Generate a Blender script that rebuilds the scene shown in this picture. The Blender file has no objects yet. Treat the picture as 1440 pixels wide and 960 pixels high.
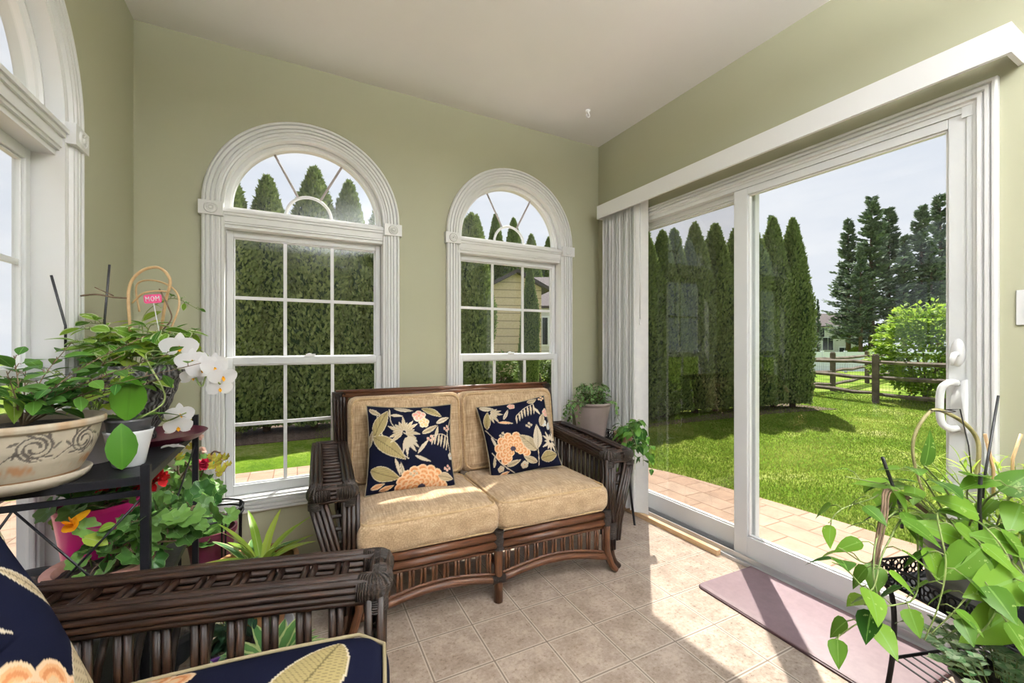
import bpy, bmesh, math, random
import numpy as np
from mathutils import Vector, Matrix, Euler
PI = math.pi
random.seed(7)
SC = bpy.context.scene
COL = SC.collection

# ------------------------------------------------------------------ camera
EYE = 1.18
YAW = math.radians(27.87)
FOC = 596.0
cam = bpy.data.cameras.new('camera')
cam.lens = 36.0 * FOC / 1440.0
cam.sensor_width = 36.0
cam.shift_y = 4.2 / 1440.0
cam.clip_start = 0.02
cam.clip_end = 500
camo = bpy.data.objects.new('camera', cam)
camo.location = (0, 0, EYE)
camo.rotation_euler = (PI / 2, 0, -YAW)
COL.objects.link(camo)
SC.camera = camo

# ------------------------------------------------------------------ exposure
vs = SC.view_settings
vs.view_transform = 'Standard'
vs.look = 'None'
vs.gamma = 1.0
vs.use_curve_mapping = False
vs.exposure = 0.19

# ------------------------------------------------------------------ sky and sun
SUN_EL, SUN_AZ = math.radians(57.0), math.radians(44.8)    # azimuth from +Y towards +X
world = bpy.data.worlds.new('sky')
SC.world = world
world.use_nodes = True
wn = world.node_tree.nodes
wl = world.node_tree.links
wn.clear()
w_out = wn.new('ShaderNodeOutputWorld')
w_bg = wn.new('ShaderNodeBackground')
w_bg.inputs['Strength'].default_value = 1.12
w_tc = wn.new('ShaderNodeTexCoord')
w_map = wn.new('ShaderNodeMapping')
w_map.inputs['Scale'].default_value = (1.2, 2.2, 9.0)
w_map.inputs['Rotation'].default_value = (0.12, 0.1, 0.5)
w_noise = wn.new('ShaderNodeTexNoise')
w_noise.inputs['Scale'].default_value = 1.6
w_noise.inputs['Detail'].default_value = 5
w_noise.inputs['Roughness'].default_value = 0.55
w_ramp = wn.new('ShaderNodeValToRGB')
w_ramp.color_ramp.elements[0].position = 0.32
w_ramp.color_ramp.elements[0].color = (0.70, 0.73, 0.82, 1)
w_ramp.color_ramp.elements[1].position = 0.68
w_ramp.color_ramp.elements[1].color = (0.84, 0.84, 0.89, 1)
wl.new(w_tc.outputs['Generated'], w_map.inputs['Vector'])
wl.new(w_map.outputs['Vector'], w_noise.inputs['Vector'])
wl.new(w_noise.outputs['Fac'], w_ramp.inputs['Fac'])
wl.new(w_ramp.outputs['Color'], w_bg.inputs['Color'])
wl.new(w_bg.outputs['Background'], w_out.inputs['Surface'])

sun = bpy.data.lights.new('sun', 'SUN')
sun.energy = 13.0
sun.angle = math.radians(0.8)
sun.color = (1.0, 0.95, 0.86)
suno = bpy.data.objects.new('sun', sun)
sd = Vector((math.cos(SUN_EL) * math.sin(SUN_AZ), math.cos(SUN_EL) * math.cos(SUN_AZ), math.sin(SUN_EL)))
suno.rotation_euler = sd.to_track_quat('Z', 'Y').to_euler()
suno.location = (6, 6, 12)
COL.objects.link(suno)
FILL_LAMP_W = 215.0          # uplights added behind the photographer as interior fill

# ------------------------------------------------------------------ room measures
XL, XR, YB, YF, ZC = -0.657, 2.18, 2.655, -2.7, 2.744
GZ = -0.12                  # ground outside

def rad(a): return math.radians(a)
cs_, sn_ = math.cos(YAW), math.sin(YAW)
def at(px, py, d):
    """place in the room seen in direction (px, py), d metres ahead"""
    lat = (px - 720) / FOC * d
    return Vector((d * sn_ + lat * cs_, d * cs_ - lat * sn_, EYE + (484.2 - py) / FOC * d))

# ------------------------------------------------------------------ materials
def mat(name, col=(0.5, 0.5, 0.5), rough=0.5, metal=0.0, spec=0.5, coat=0.0):
    m = bpy.data.materials.new(name)
    m.use_nodes = True
    b = m.node_tree.nodes['Principled BSDF']
    b.inputs['Base Color'].default_value = (*col, 1)
    b.inputs['Roughness'].default_value = rough
    b.inputs['Metallic'].default_value = metal
    b.inputs['Specular IOR Level'].default_value = spec
    b.inputs['Coat Weight'].default_value = coat
    return m

class NT:
    def __init__(s, m):
        s.m = m; s.t = m.node_tree; s.n = s.t.nodes; s.l = s.t.links
        s.b = s.n.get('Principled BSDF')
    def new(s, typ, **kw):
        n = s.n.new(typ)
        for k, v in kw.items():
            if k.startswith('i_'):
                n.inputs[k[2:].replace('_', ' ')].default_value = v
            else:
                setattr(n, k, v)
        return n
    def link(s, a, b): s.l.new(a, b)
    def math(s, op, a, b=None, c=None, clamp=False):
        n = s.n.new('ShaderNodeMath'); n.operation = op; n.use_clamp = clamp
        for i, x in enumerate((a, b, c)):
            if x is None: continue
            if isinstance(x, (int, float)): n.inputs[i].default_value = x
            else: s.l.new(x, n.inputs[i])
        return n.outputs[0]
    def mix(s, fac, a, b, mode='MIX'):
        n = s.n.new('ShaderNodeMix'); n.data_type = 'RGBA'; n.blend_type = mode
        if isinstance(fac, (int, float)): n.inputs[0].default_value = fac
        else: s.l.new(fac, n.inputs[0])
        for i, x in ((6, a), (7, b)):
            if isinstance(x, tuple): n.inputs[i].default_value = (*x[:3], 1)
            else: s.l.new(x, n.inputs[i])
        return n.outputs[2]
    def ramp(s, fac, stops):
        n = s.n.new('ShaderNodeValToRGB')
        e = n.color_ramp.elements
        while len(e) < len(stops): e.new(0.5)
        for k, (p, c) in enumerate(stops):
            e[k].position = p
            e[k].color = (*c, 1) if isinstance(c, tuple) else (c, c, c, 1)
        s.l.new(fac, n.inputs[0])
        return n.outputs[0]
    def noise(s, scale, detail=3, rough=0.5, vec=None, out='Fac'):
        n = s.n.new('ShaderNodeTexNoise')
        n.inputs['Scale'].default_value = scale
        n.inputs['Detail'].default_value = detail
        n.inputs['Roughness'].default_value = rough
        if vec is not None: s.l.new(vec, n.inputs['Vector'])
        return n.outputs[out]
    def obj(s): return s.n.new('ShaderNodeTexCoord').outputs['Object']
    def uv(s): return s.n.new('ShaderNodeTexCoord').outputs['UV']
    def mapping(s, vec, scale=(1, 1, 1), rot=(0, 0, 0), loc=(0, 0, 0)):
        n = s.n.new('ShaderNodeMapping')
        n.inputs['Scale'].default_value = scale
        n.inputs['Rotation'].default_value = rot
        n.inputs['Location'].default_value = loc
        s.l.new(vec, n.inputs['Vector'])
        return n.outputs[0]
    def bump(s, h, strength=0.3, dist=0.01):
        n = s.n.new('ShaderNodeBump')
        n.inputs['Strength'].default_value = strength
        n.inputs['Distance'].default_value = dist
        s.l.new(h, n.inputs['Height'])
        s.l.new(n.outputs[0], s.b.inputs['Normal'])
    def base(s, c): s.l.new(c, s.b.inputs['Base Color'])

def noisy(name, c1, c2, scale=8, rough=0.5, bump=0.0, detail=4, spec=0.5, bscale=None, dist=0.01, stretch=(1, 1, 1)):
    m = mat(name, c1, rough, spec=spec)
    t = NT(m)
    v = t.mapping(t.obj(), scale=stretch)
    n = t.noise(scale, detail, 0.6, v)
    t.base(t.ramp(n, [(0.35, c1), (0.65, c2)]))
    if bump:
        t.bump(t.noise(bscale or scale * 3, 4, 0.6, v), bump, dist)
    return m

M = {}
M['wall'] = noisy('sage_wall_paint', (0.395, 0.390, 0.272), (0.405, 0.400, 0.280), 2.0, 0.55, 0.05, bscale=180, dist=0.002)
M['ceiling'] = noisy('ceiling_paint', (0.80, 0.78, 0.77), (0.82, 0.80, 0.79), 2.0, 0.6, 0.03, bscale=200, dist=0.002)
M['white'] = noisy('white_gloss_trim', (0.765, 0.765, 0.775), (0.775, 0.775, 0.78), 3.0, 0.32)
M['vinyl'] = noisy('white_vinyl', (0.70, 0.71, 0.73), (0.74, 0.75, 0.76), 3.0, 0.35)
M['grey_vinyl'] = mat('grey_vinyl_grille', (0.45, 0.40, 0.39), 0.5)
M['alum'] = mat('aluminium_track', (0.55, 0.56, 0.58), 0.35, 0.7)
M['dark_alum'] = mat('dark_seal', (0.06, 0.06, 0.07), 0.5)
M['blind'] = noisy('blind_vinyl', (0.76, 0.76, 0.77), (0.80, 0.80, 0.80), 20, 0.55)
M['black_metal'] = noisy('black_coated_metal', (0.006, 0.006, 0.008), (0.010, 0.010, 0.013), 12, 0.42, 0.1, bscale=60, spec=0.25)
M['chrome'] = mat('chrome', (0.6, 0.6, 0.6), 0.25, 0.9)
M['wood_strip'] = noisy('raw_wood', (0.50, 0.30, 0.15), (0.72, 0.50, 0.30), 6, 0.7, 0.2, stretch=(8, 1, 8))
M['plaster_rear'] = mat('rear_wall_paint', (0.22, 0.21, 0.16), 0.7)  # unseen wall, darkened to cut light thrown back into the room

def glass_mat(name, tint, refl=1.0):
    m = bpy.data.materials.new(name); m.use_nodes = True
    t = NT(m); t.n.clear()
    out = t.new('ShaderNodeOutputMaterial')
    tr = t.new('ShaderNodeBsdfTransparent'); tr.inputs[0].default_value = (*tint, 1)
    gl = t.new('ShaderNodeBsdfGlossy'); gl.inputs['Roughness'].default_value = 0.0
    fr = t.new('ShaderNodeLayerWeight'); fr.inputs['Blend'].default_value = 0.5
    mx = t.new('ShaderNodeMixShader')
    f = t.math('ADD', t.math('MULTIPLY', t.math('POWER', fr.outputs['Facing'], 5.0), 0.8), 0.035)
    f = t.math('MULTIPLY', f, refl, clamp=True)
    t.link(f, mx.inputs[0]); t.link(tr.outputs[0], mx.inputs[1]); t.link(gl.outputs[0], mx.inputs[2])
    t.link(mx.outputs[0], out.inputs['Surface'])
    return m
M['glass'] = glass_mat('window_glass', (0.93, 0.945, 0.94), 0.8)
M['glass_screen'] = glass_mat('screened_glass', (0.80, 0.80, 0.79), 1.2)

def rattan_mat(name, c1, c2, c3, rough=0.3):
    m = mat(name, c2, rough, spec=0.35)
    t = NT(m)
    v = t.mapping(t.uv(), scale=(3.0, 2.2, 1))
    n = t.noise(5, 5, 0.65, v)
    geo = t.new('ShaderNodeObjectInfo')
    t.base(t.ramp(n, [(0.28, c1), (0.5, c2), (0.78, c3)]))
    v2 = t.mapping(t.uv(), scale=(14.0, 1.2, 1))
    t.bump(t.noise(5, 3, 0.6, v2), 0.35, 0.004)
    return m
M['rattan'] = rattan_mat('dark_rattan', (0.005, 0.0025, 0.0015), (0.016, 0.007, 0.004), (0.070, 0.031, 0.014), 0.28)
M['rattan_red'] = rattan_mat('brown_rattan_pole', (0.030, 0.012, 0.006), (0.085, 0.033, 0.015), (0.19, 0.080, 0.034), 0.28)
def wrap_mat():
    m = mat('rattan_wrap', (0.05, 0.03, 0.02), 0.42)
    t = NT(m)
    w = t.new('ShaderNodeTexWave'); w.bands_direction = 'Y'
    w.inputs['Scale'].default_value = 55; w.inputs['Distortion'].default_value = 2.5
    t.link(t.uv(), w.inputs['Vector'])
    n = t.noise(40, 3)
    c = t.ramp(n, [(0.3, (0.014, 0.008, 0.005)), (0.6, (0.05, 0.028, 0.017)), (0.8, (0.16, 0.10, 0.06))])
    t.base(t.mix(t.math('MULTIPLY', w.outputs['Fac'], 0.8), (0.006, 0.004, 0.003), c))
    t.bump(w.outputs['Fac'], 1.0, 0.004)
    return m
M['wrap'] = wrap_mat()

def fabric_mat():
    m = mat('tan_chenille', (0.55, 0.40, 0.24), 0.9, spec=0.15)
    t = NT(m)
    o = t.obj()
    a = t.noise(9, 3, 0.5, t.mapping(o, scale=(18, 1.5, 18)))
    b = t.noise(9, 3, 0.5, t.mapping(o, scale=(1.5, 22, 1.5)))
    f = t.math('ADD', t.math('MULTIPLY', a, 0.6), t.math('MULTIPLY', b, 0.4))
    t.base(t.ramp(f, [(0.36, (0.31, 0.205, 0.115)), (0.52, (0.46, 0.32, 0.19)), (0.66, (0.60, 0.455, 0.30))]))
    t.bump(t.noise(260, 2, 0.6, o), 0.5, 0.004)
    m.node_tree.nodes['Principled BSDF'].inputs['Sheen Weight'].default_value = 0.2
    return m
M['tan'] = fabric_mat()
M['piping'] = noisy('tan_piping', (0.42, 0.28, 0.14), (0.55, 0.39, 0.22), 60, 0.85, 0.2)

def vcol_fabric():
    m = mat('floral_cotton', (0.02, 0.02, 0.05), 0.9, spec=0.05)
    t = NT(m)
    a = t.new('ShaderNodeVertexColor'); a.layer_name = 'Col'
    n = t.noise(500, 2)
    t.base(t.mix(0.25, a.outputs['Color'], t.mix(1.0, a.outputs['Color'], t.ramp(n, [(0.3, 0.55), (0.7, 1.25)]), 'MULTIPLY')))
    t.bump(n, 0.25, 0.002)
    return m
M['floral'] = vcol_fabric()

def floor_mat():
    m = mat('vinyl_tile_floor', (0.5, 0.4, 0.3), 0.28, spec=0.45)
    t = NT(m)
    S = 0.2282
    o = t.obj()
    v = t.mapping(t.mapping(o, loc=(-0.9096, -1.4241, 0)), rot=(0, 0, 0.021), scale=(1 / S, 1 / S, 1))
    sx = t.new('ShaderNodeSeparateXYZ'); t.link(v, sx.inputs[0])
    fx = t.math('FRACT', sx.outputs[0]); fy = t.math('FRACT', sx.outputs[1])
    def edge(f):
        a = t.math('ABSOLUTE', t.math('SUBTRACT', f, 0.5))
        return t.math('SUBTRACT', 0.5, a)
    e = t.math('MINIMUM', edge(fx), edge(fy))
    grout = t.math('LESS_THAN', e, 0.012)
    rim = t.math('LESS_THAN', e, 0.034)
    cell = t.new('ShaderNodeTexWhiteNoise'); cell.noise_dimensions = '2D'
    fl = t.new('ShaderNodeVectorMath', operation='FLOOR'); t.link(v, fl.inputs[0]); t.link(fl.outputs[0], cell.inputs['Vector'])
    n1 = t.noise(9, 5, 0.65, o); n2 = t.noise(70, 4, 0.7, o)
    f = t.math('ADD', t.math('MULTIPLY', n1, 0.55), t.math('MULTIPLY', n2, 0.45))
    c = t.ramp(f, [(0.38, (0.235, 0.175, 0.135)), (0.5, (0.345, 0.268, 0.212)), (0.60, (0.46, 0.37, 0.305))])
    c = t.mix(t.math('MULTIPLY', cell.outputs['Value'], 0.16), c, (0.42, 0.33, 0.26))
    c = t.mix(t.math('MULTIPLY', rim, 0.8), c, (0.52, 0.44, 0.37))
    c = t.mix(t.math('MULTIPLY', grout, 0.92), c, (0.16, 0.12, 0.095))
    t.base(c)
    h = t.math('SUBTRACT', t.math('MULTIPLY', n2, 0.25), t.math('MULTIPLY', rim, 0.6))
    t.bump(h, 0.25, 0.003)
    r = t.ramp(n2, [(0.3, 0.24), (0.7, 0.40)])
    t.link(r, t.b.inputs['Roughness'])
    return m
M['floor'] = floor_mat()

def leaf_mat(name, dark, light, edge=None, vein=None, spot=None, rough=0.38, trans=0.45, edge_w=0.16):
    """uv.x runs across the leaf (0..1), uv.y along it; Col.r is a value of its own per leaf"""
    m = bpy.data.materials.new(name); m.use_nodes = True
    t = NT(m)
    a = t.new('ShaderNodeVertexColor'); a.layer_name = 'Col'
    sep = t.new('ShaderNodeSeparateColor'); t.link(a.outputs['Color'], sep.inputs[0])
    c = t.mix(sep.outputs[0], dark, light)
    uvx = t.new('ShaderNodeSeparateXYZ'); t.link(t.uv(), uvx.inputs[0])
    cx = t.math('ABSOLUTE', t.math('SUBTRACT', t.math('MULTIPLY', uvx.outputs[0], 2.0), 1.0))
    if spot:
        n = t.noise(55, 3, 0.6, t.obj())
        c = t.mix(t.math('MULTIPLY', t.math('GREATER_THAN', n, 0.65), 0.7), c, spot)
    if edge:
        n = t.noise(60, 2, 0.5, t.obj())
        k = t.math('GREATER_THAN', t.math('ADD', cx, t.math('MULTIPLY', n, 0.3)), 1.15 - edge_w)
        c = t.mix(t.math('MULTIPLY', k, 0.9), c, edge)
    if vein:
        k = t.math('LESS_THAN', cx, 0.07)
        c = t.mix(t.math('MULTIPLY', k, 0.8), c, vein)
    t.base(c)
    t.b.inputs['Roughness'].default_value = rough
    t.b.inputs['Specular IOR Level'].default_value = 0.28
    tr = t.new('ShaderNodeBsdfTranslucent'); t.link(c, tr.inputs[0])
    mx = t.new('ShaderNodeMixShader'); mx.inputs[0].default_value = trans
    out = t.n['Material Output']
    t.link(t.b.outputs[0], mx.inputs[1]); t.link(tr.outputs[0], mx.inputs[2]); t.link(mx.outputs[0], out.inputs['Surface'])
    return m
M['lf_pothos'] = leaf_mat('pothos_leaf', (0.022, 0.095, 0.010), (0.19, 0.36, 0.035), vein=(0.20, 0.36, 0.08), spot=(0.34, 0.46, 0.15), edge_w=0.1)
M['lf_varieg'] = leaf_mat('white_edged_leaf', (0.05, 0.20, 0.015), (0.34, 0.52, 0.06), edge=(0.70, 0.78, 0.50), vein=(0.35, 0.55, 0.15), edge_w=0.24)
M['lf_green'] = leaf_mat('green_leaf', (0.025, 0.11, 0.02), (0.16, 0.34, 0.05), vein=(0.20, 0.40, 0.10))
M['lf_lime'] = leaf_mat('lime_leaf', (0.22, 0.38, 0.04), (0.50, 0.62, 0.10), vein=(0.45, 0.55, 0.2))
M['lf_gloss'] = leaf_mat('orchid_leaf', (0.035, 0.12, 0.008), (0.075, 0.20, 0.015), vein=(0.06, 0.16, 0.012), rough=0.42, trans=0.08)
M['lf_dark'] = leaf_mat('dark_leaf', (0.008, 0.03, 0.018), (0.03, 0.075, 0.04), vein=(0.05, 0.1, 0.06), trans=0.2)
M['lf_geran'] = leaf_mat('geranium_leaf', (0.022, 0.095, 0.018), (0.19, 0.36, 0.08), vein=(0.18, 0.34, 0.12), edge=(0.22, 0.36, 0.12), edge_w=0.1)
M['lf_hosta'] = leaf_mat('hosta_leaf', (0.10, 0.26, 0.08), (0.18, 0.38, 0.12), edge=(0.66, 0.76, 0.35), edge_w=0.36)
M['lf_jade'] = leaf_mat('small_fleshy_leaf', (0.16, 0.38, 0.15), (0.70, 0.82, 0.56), trans=0.3)
M['lf_ivy'] = leaf_mat('trailing_small_leaf', (0.05, 0.14, 0.03), (0.24, 0.42, 0.12), edge=(0.5, 0.55, 0.4), trans=0.35)
M['lf_coleus'] = leaf_mat('coleus_leaf', (0.30, 0.28, 0.03), (0.62, 0.58, 0.08), edge=(0.45, 0.14, 0.06), edge_w=0.2)
M['petal_white'] = leaf_mat('orchid_petal', (0.80, 0.79, 0.82), (0.88, 0.87, 0.88), trans=0.35, rough=0.6)
M['petal_red'] = leaf_mat('red_petal', (0.55, 0.01, 0.02), (0.80, 0.03, 0.03), trans=0.35, rough=0.6)
M['petal_crimson'] = leaf_mat('crimson_petal', (0.42, 0.01, 0.05), (0.68, 0.04, 0.10), trans=0.35, rough=0.6)
M['petal_orange'] = leaf_mat('orange_petal', (0.85, 0.33, 0.01), (0.95, 0.55, 0.02), trans=0.4, rough=0.6)
M['petal_pink'] = leaf_mat('faded_petal', (0.75, 0.45, 0.40), (0.85, 0.70, 0.62), trans=0.4, rough=0.7)
M['stem'] = noisy('green_stem', (0.14, 0.20, 0.05), (0.25, 0.30, 0.10), 30, 0.6)
M['stem_brown'] = noisy('woody_stem', (0.09, 0.055, 0.03), (0.20, 0.13, 0.08), 30, 0.8)
M['cane_pale'] = noisy('pale_bent_cane', (0.45, 0.28, 0.13), (0.62, 0.42, 0.22), 20, 0.5)
M['cane_olive'] = noisy('olive_bent_branch', (0.20, 0.17, 0.07), (0.34, 0.30, 0.14), 20, 0.6)
M['soil'] = noisy('potting_soil', (0.016, 0.011, 0.008), (0.07, 0.05, 0.035), 60, 0.95, 0.8, bscale=90, dist=0.02)
M['pot_white'] = mat('white_ceramic', (0.72, 0.74, 0.78), 0.15)
M['pot_lilac'] = mat('pale_lilac_ceramic', (0.58, 0.52, 0.52), 0.35)
M['pot_black'] = mat('black_plastic', (0.015, 0.015, 0.017), 0.4)
M['pot_darkgrey'] = mat('dark_grey_plastic', (0.055, 0.055, 0.06), 0.4)
M['pot_magenta'] = mat('magenta_plastic', (0.62, 0.02, 0.22), 0.3)
M['pot_terra'] = noisy('rosy_terracotta', (0.36, 0.17, 0.13), (0.50, 0.30, 0.26), 14, 0.75)
M['pot_brown'] = noisy('orange_brown_terracotta', (0.26, 0.11, 0.04), (0.36, 0.17, 0.07), 14, 0.6)
M['pot_burgundy'] = mat('burgundy_plastic', (0.13, 0.02, 0.045), 0.35)
M['pot_purple'] = mat('purple_plastic', (0.13, 0.04, 0.25), 0.4)
M['pot_teal'] = mat('teal_plastic', (0.04, 0.16, 0.17), 0.4)
M['pot_taupe'] = noisy('ribbed_taupe_plastic', (0.20, 0.155, 0.14), (0.24, 0.19, 0.17), 5, 0.45)
M['pot_paleblue'] = mat('pale_grey_plastic', (0.5, 0.52, 0.56), 0.4)
M['mom_pink'] = mat('pink_card', (0.75, 0.08, 0.25), 0.4)
M['mom_white'] = mat('white_letters', (0.85, 0.82, 0.85), 0.5)
M['mat_mauve'] = noisy('mauve_foam_mat', (0.175, 0.115, 0.130), (0.200, 0.135, 0.150), 30, 0.6, 0.15, bscale=200, dist=0.002)
M['mat_edge'] = mat('dark_burgundy_edge', (0.045, 0.012, 0.018), 0.5)

# ------------------------------------------------------------------ mesh helpers
class MB:
    def __init__(s):
        s.v = []; s.f = []; s.uv = []; s.c = []; s.mi = []; s.n = 0
    def add(s, V, F, uv=None, col=None, mi=0):
        V = np.asarray(V, float).reshape(-1, 3)
        b = s.n
        s.v.append(V); s.n += len(V)
        s.uv.append(np.zeros((len(V), 2)) if uv is None else np.asarray(uv, float).reshape(-1, 2))
        if col is None: C = np.ones((len(V), 3))
        else:
            C = np.asarray(col, float)
            C = np.tile(C, (len(V), 1)) if C.ndim == 1 else C
        s.c.append(C)
        for f in F:
            s.f.append([i + b for i in f]); s.mi.append(mi)
    def xform(s, Mx):
        A = np.array(Mx)
        s.v = [v @ A[:3, :3].T + A[:3, 3] for v in s.v]
        return s
    def box(s, c, d, rot=None, mi=0):
        c = Vector(c)
        q = [(-1, -1, -1), (1, -1, -1), (1, 1, -1), (-1, 1, -1), (-1, -1, 1), (1, -1, 1), (1, 1, 1), (-1, 1, 1)]
        P = [Vector((a[0] * d[0] / 2, a[1] * d[1] / 2, a[2] * d[2] / 2)) for a in q]
        if rot is not None: P = [rot @ p for p in P]
        s.add([tuple(p + c) for p in P], [(0, 3, 2, 1), (4, 5, 6, 7), (0, 1, 5, 4), (1, 2, 6, 5), (2, 3, 7, 6), (3, 0, 4, 7)], mi=mi)
        return s
    def bx(s, x0, x1, y0, y1, z0, z1, mi=0):
        return s.box(((x0 + x1) / 2, (y0 + y1) / 2, (z0 + z1) / 2), (abs(x1 - x0), abs(y1 - y0), abs(z1 - z0)), mi=mi)
    def tube(s, pts, r, seg=8, closed=False, mi=0, vscale=1.0, col=None):
        P = [Vector(p) for p in pts]
        n = len(P)
        R = [r] * n if isinstance(r, (int, float)) else list(r)
        T = []
        for i in range(n):
            a = P[(i - 1) % n] if closed or i > 0 else P[i]
            b = P[(i + 1) % n] if closed or i < n - 1 else P[i]
            t = b - a
            T.append(t.normalized() if t.length > 1e-9 else Vector((0, 0, 1)))
        ref = Vector((0, 0, 1)) if abs(T[0].z) < 0.9 else Vector((1, 0, 0))
        N = (ref - T[0] * ref.dot(T[0])).normalized()
        V = []; UV = []; L = 0.0; off = random.random() * 7
        m = n + 1 if closed else n
        for k in range(m):
            i = k % n
            if k > 0:
                L += (P[i] - P[(k - 1) % n]).length
                N = N - T[i] * N.dot(T[i])
                N = N.normalized() if N.length > 1e-9 else Vector((1, 0, 0))
            B = T[i].cross(N)
            for j in range(seg + 1):
                a = 2 * PI * j / seg
                V.append(P[i] + (N * math.cos(a) + B * math.sin(a)) * R[i])
                UV.append((off + j / seg, off + L * vscale))
        F = []
        w = seg + 1
        for k in range(m - 1):
            for j in range(seg):
                a = k * w + j
                F.append((a, a + 1, a + w + 1, a + w))
        if not closed:
            b0 = len(V)
            F.append(tuple(range(seg - 1, -1, -1)))
            F.append(tuple((m - 1) * w + j for j in range(seg)))
        s.add([tuple(v) for v in V], F, UV, col, mi)
        return s
    def lathe(s, prof, c=(0, 0, 0), seg=32, mi=0, rfun=None, col=None):
        V = []; UV = []
        L = 0
        for k, (r, z) in enumerate(prof):
            if k: L += math.hypot(r - prof[k - 1][0], z - prof[k - 1][1])
            for j in range(seg + 1):
                a = 2 * PI * j / seg
                rr = r * (rfun(a, z, k) if rfun else 1)
                V.append((c[0] + rr * math.cos(a), c[1] + rr * math.sin(a), c[2] + z))
                UV.append((j / seg, L))
        F = []
        w = seg + 1
        for k in range(len(prof) - 1):
            for j in range(seg):
                a = k * w + j
                F.append((a, a + 1, a + w + 1, a + w))
        s.add(V, F, UV, col, mi)
        return s
    def build(s, name, mats, parent=None, smooth=True, bevel=0.0, loc=None, rot=None, angle=40):
        me = bpy.data.meshes.new(name)
        V = np.concatenate(s.v)
        me.from_pydata(V.tolist(), [], s.f)
        ml = mats if isinstance(mats, (list, tuple)) else [mats]
        for m in ml: me.materials.append(M[m] if isinstance(m, str) else m)
        nl = len(me.loops)
        vi = np.zeros(nl, dtype=np.int32); me.loops.foreach_get('vertex_index', vi)
        uvl = me.uv_layers.new(name='UVMap')
        uvl.data.foreach_set('uv', np.concatenate(s.uv)[vi].astype(np.float32).ravel())
        C = np.concatenate(s.c)
        ca = me.color_attributes.new('Col', 'FLOAT_COLOR', 'POINT')
        ca.data.foreach_set('color', np.concatenate([C, np.ones((len(C), 1))], 1).astype(np.float32).ravel())
        if len(ml) > 1: me.polygons.foreach_set('material_index', s.mi)
        if smooth:
            me.polygons.foreach_set('use_smooth', [True] * len(me.polygons))
            if smooth == 'auto': me.set_sharp_from_angle(angle=rad(angle))
        me.update()
        o = bpy.data.objects.new(name, me)
        COL.objects.link(o)
        if parent is not None: o.parent = parent
        if loc is not None: o.location = loc
        if rot is not None: o.rotation_euler = rot
        if bevel:
            b = o.modifiers.new('bevel', 'BEVEL'); b.width = bevel; b.segments = 2; b.limit_method = 'ANGLE'; b.angle_limit = rad(50)
        return o

def tag(o, label=None, cat=None, group=None, kind=None):
    if label: o['label'] = label
    if cat: o['category'] = cat
    if group: o['group'] = group
    if kind: o['kind'] = kind
    return o
def thing(name, label, cat, loc=(0, 0, 0), rz=0.0, group=None):
    o = bpy.data.objects.new(name, None)
    o.empty_display_size = 0.1
    COL.objects.link(o)
    o.location = loc; o.rotation_euler = (0, 0, rz)
    return tag(o, label, cat, group)
def copy_tree(o, parent=None):
    c = o.copy(); COL.objects.link(c)
    if parent is not None: c.parent = parent
    for ch in [x for x in bpy.data.objects if x.parent == o]: copy_tree(ch, c)
    return c
def struct(name, parent=None):
    o = bpy.data.objects.new(name, None); COL.objects.link(o)
    o['kind'] = 'structure'
    if parent: o.parent = parent
    return o

def catmull(P, n=8, closed=False):
    P = [Vector(p) for p in P]
    out = []
    N = len(P)
    rng = range(N if closed else N - 1)
    for i in rng:
        p0 = P[(i - 1) % N] if closed or i > 0 else P[0] * 2 - P[1]
        p1 = P[i]; p2 = P[(i + 1) % N]
        p3 = P[(i + 2) % N] if closed or i + 2 < N else P[-1] * 2 - P[-2]
        for k in range(n):
            t = k / n
            out.append(0.5 * ((2 * p1) + (p2 - p0) * t + (2 * p0 - 5 * p1 + 4 * p2 - p3) * t * t + (3 * p1 - p0 - 3 * p2 + p3) * t ** 3))
    if not closed: out.append(P[-1])
    return out

# ------------------------------------------------------------------ walls
def wall(name, O, U, W, outer, holes, thick, m='wall'):
    """O origin, U along the wall, W outward; outer and holes are loops of (u, z)"""
    O, U, W = Vector(O), Vector(U), Vector(W)
    bm = bmesh.new()
    def p(u, z, w): return O + U * u + W * w + Vector((0, 0, z))
    for w in (0, thick):
        es = []
        for lp in [outer] + holes:
            vs_ = [bm.verts.new(p(u, z, w)) for u, z in lp]
            es += [bm.edges.new((vs_[i], vs_[(i + 1) % len(vs_)])) for i in range(len(vs_))]
        bmesh.ops.triangle_fill(bm, edges=es, use_beauty=True, use_dissolve=False)
    for lp in [outer] + holes:
        for i in range(len(lp)):
            a, b = lp[i], lp[(i + 1) % len(lp)]
            bm.faces.new([bm.verts.new(p(*a, 0)), bm.verts.new(p(*b, 0)), bm.verts.new(p(*b, thick)), bm.verts.new(p(*a, thick))])
    bmesh.ops.remove_doubles(bm, verts=bm.verts, dist=1e-5)
    bmesh.ops.recalc_face_normals(bm, faces=bm.faces)
    me = bpy.data.meshes.new(name); bm.to_mesh(me); bm.free()
    me.materials.append(M[m])
    o = bpy.data.objects.new(name, me); COL.objects.link(o)
    o['kind'] = 'structure'
    return o

WHW, WZ0, WZS = 0.415, 0.345, 1.915       # half width of opening, its bottom, spring line
def arch_loop(uc, hw=WHW, z0=WZ0, zs=WZS, n=32):
    L = [(uc - hw, z0), (uc + hw, z0)]
    L += [(uc + hw * math.cos(PI * k / n), zs + hw * math.sin(PI * k / n)) for k in range(n + 1)]
    return L

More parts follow.
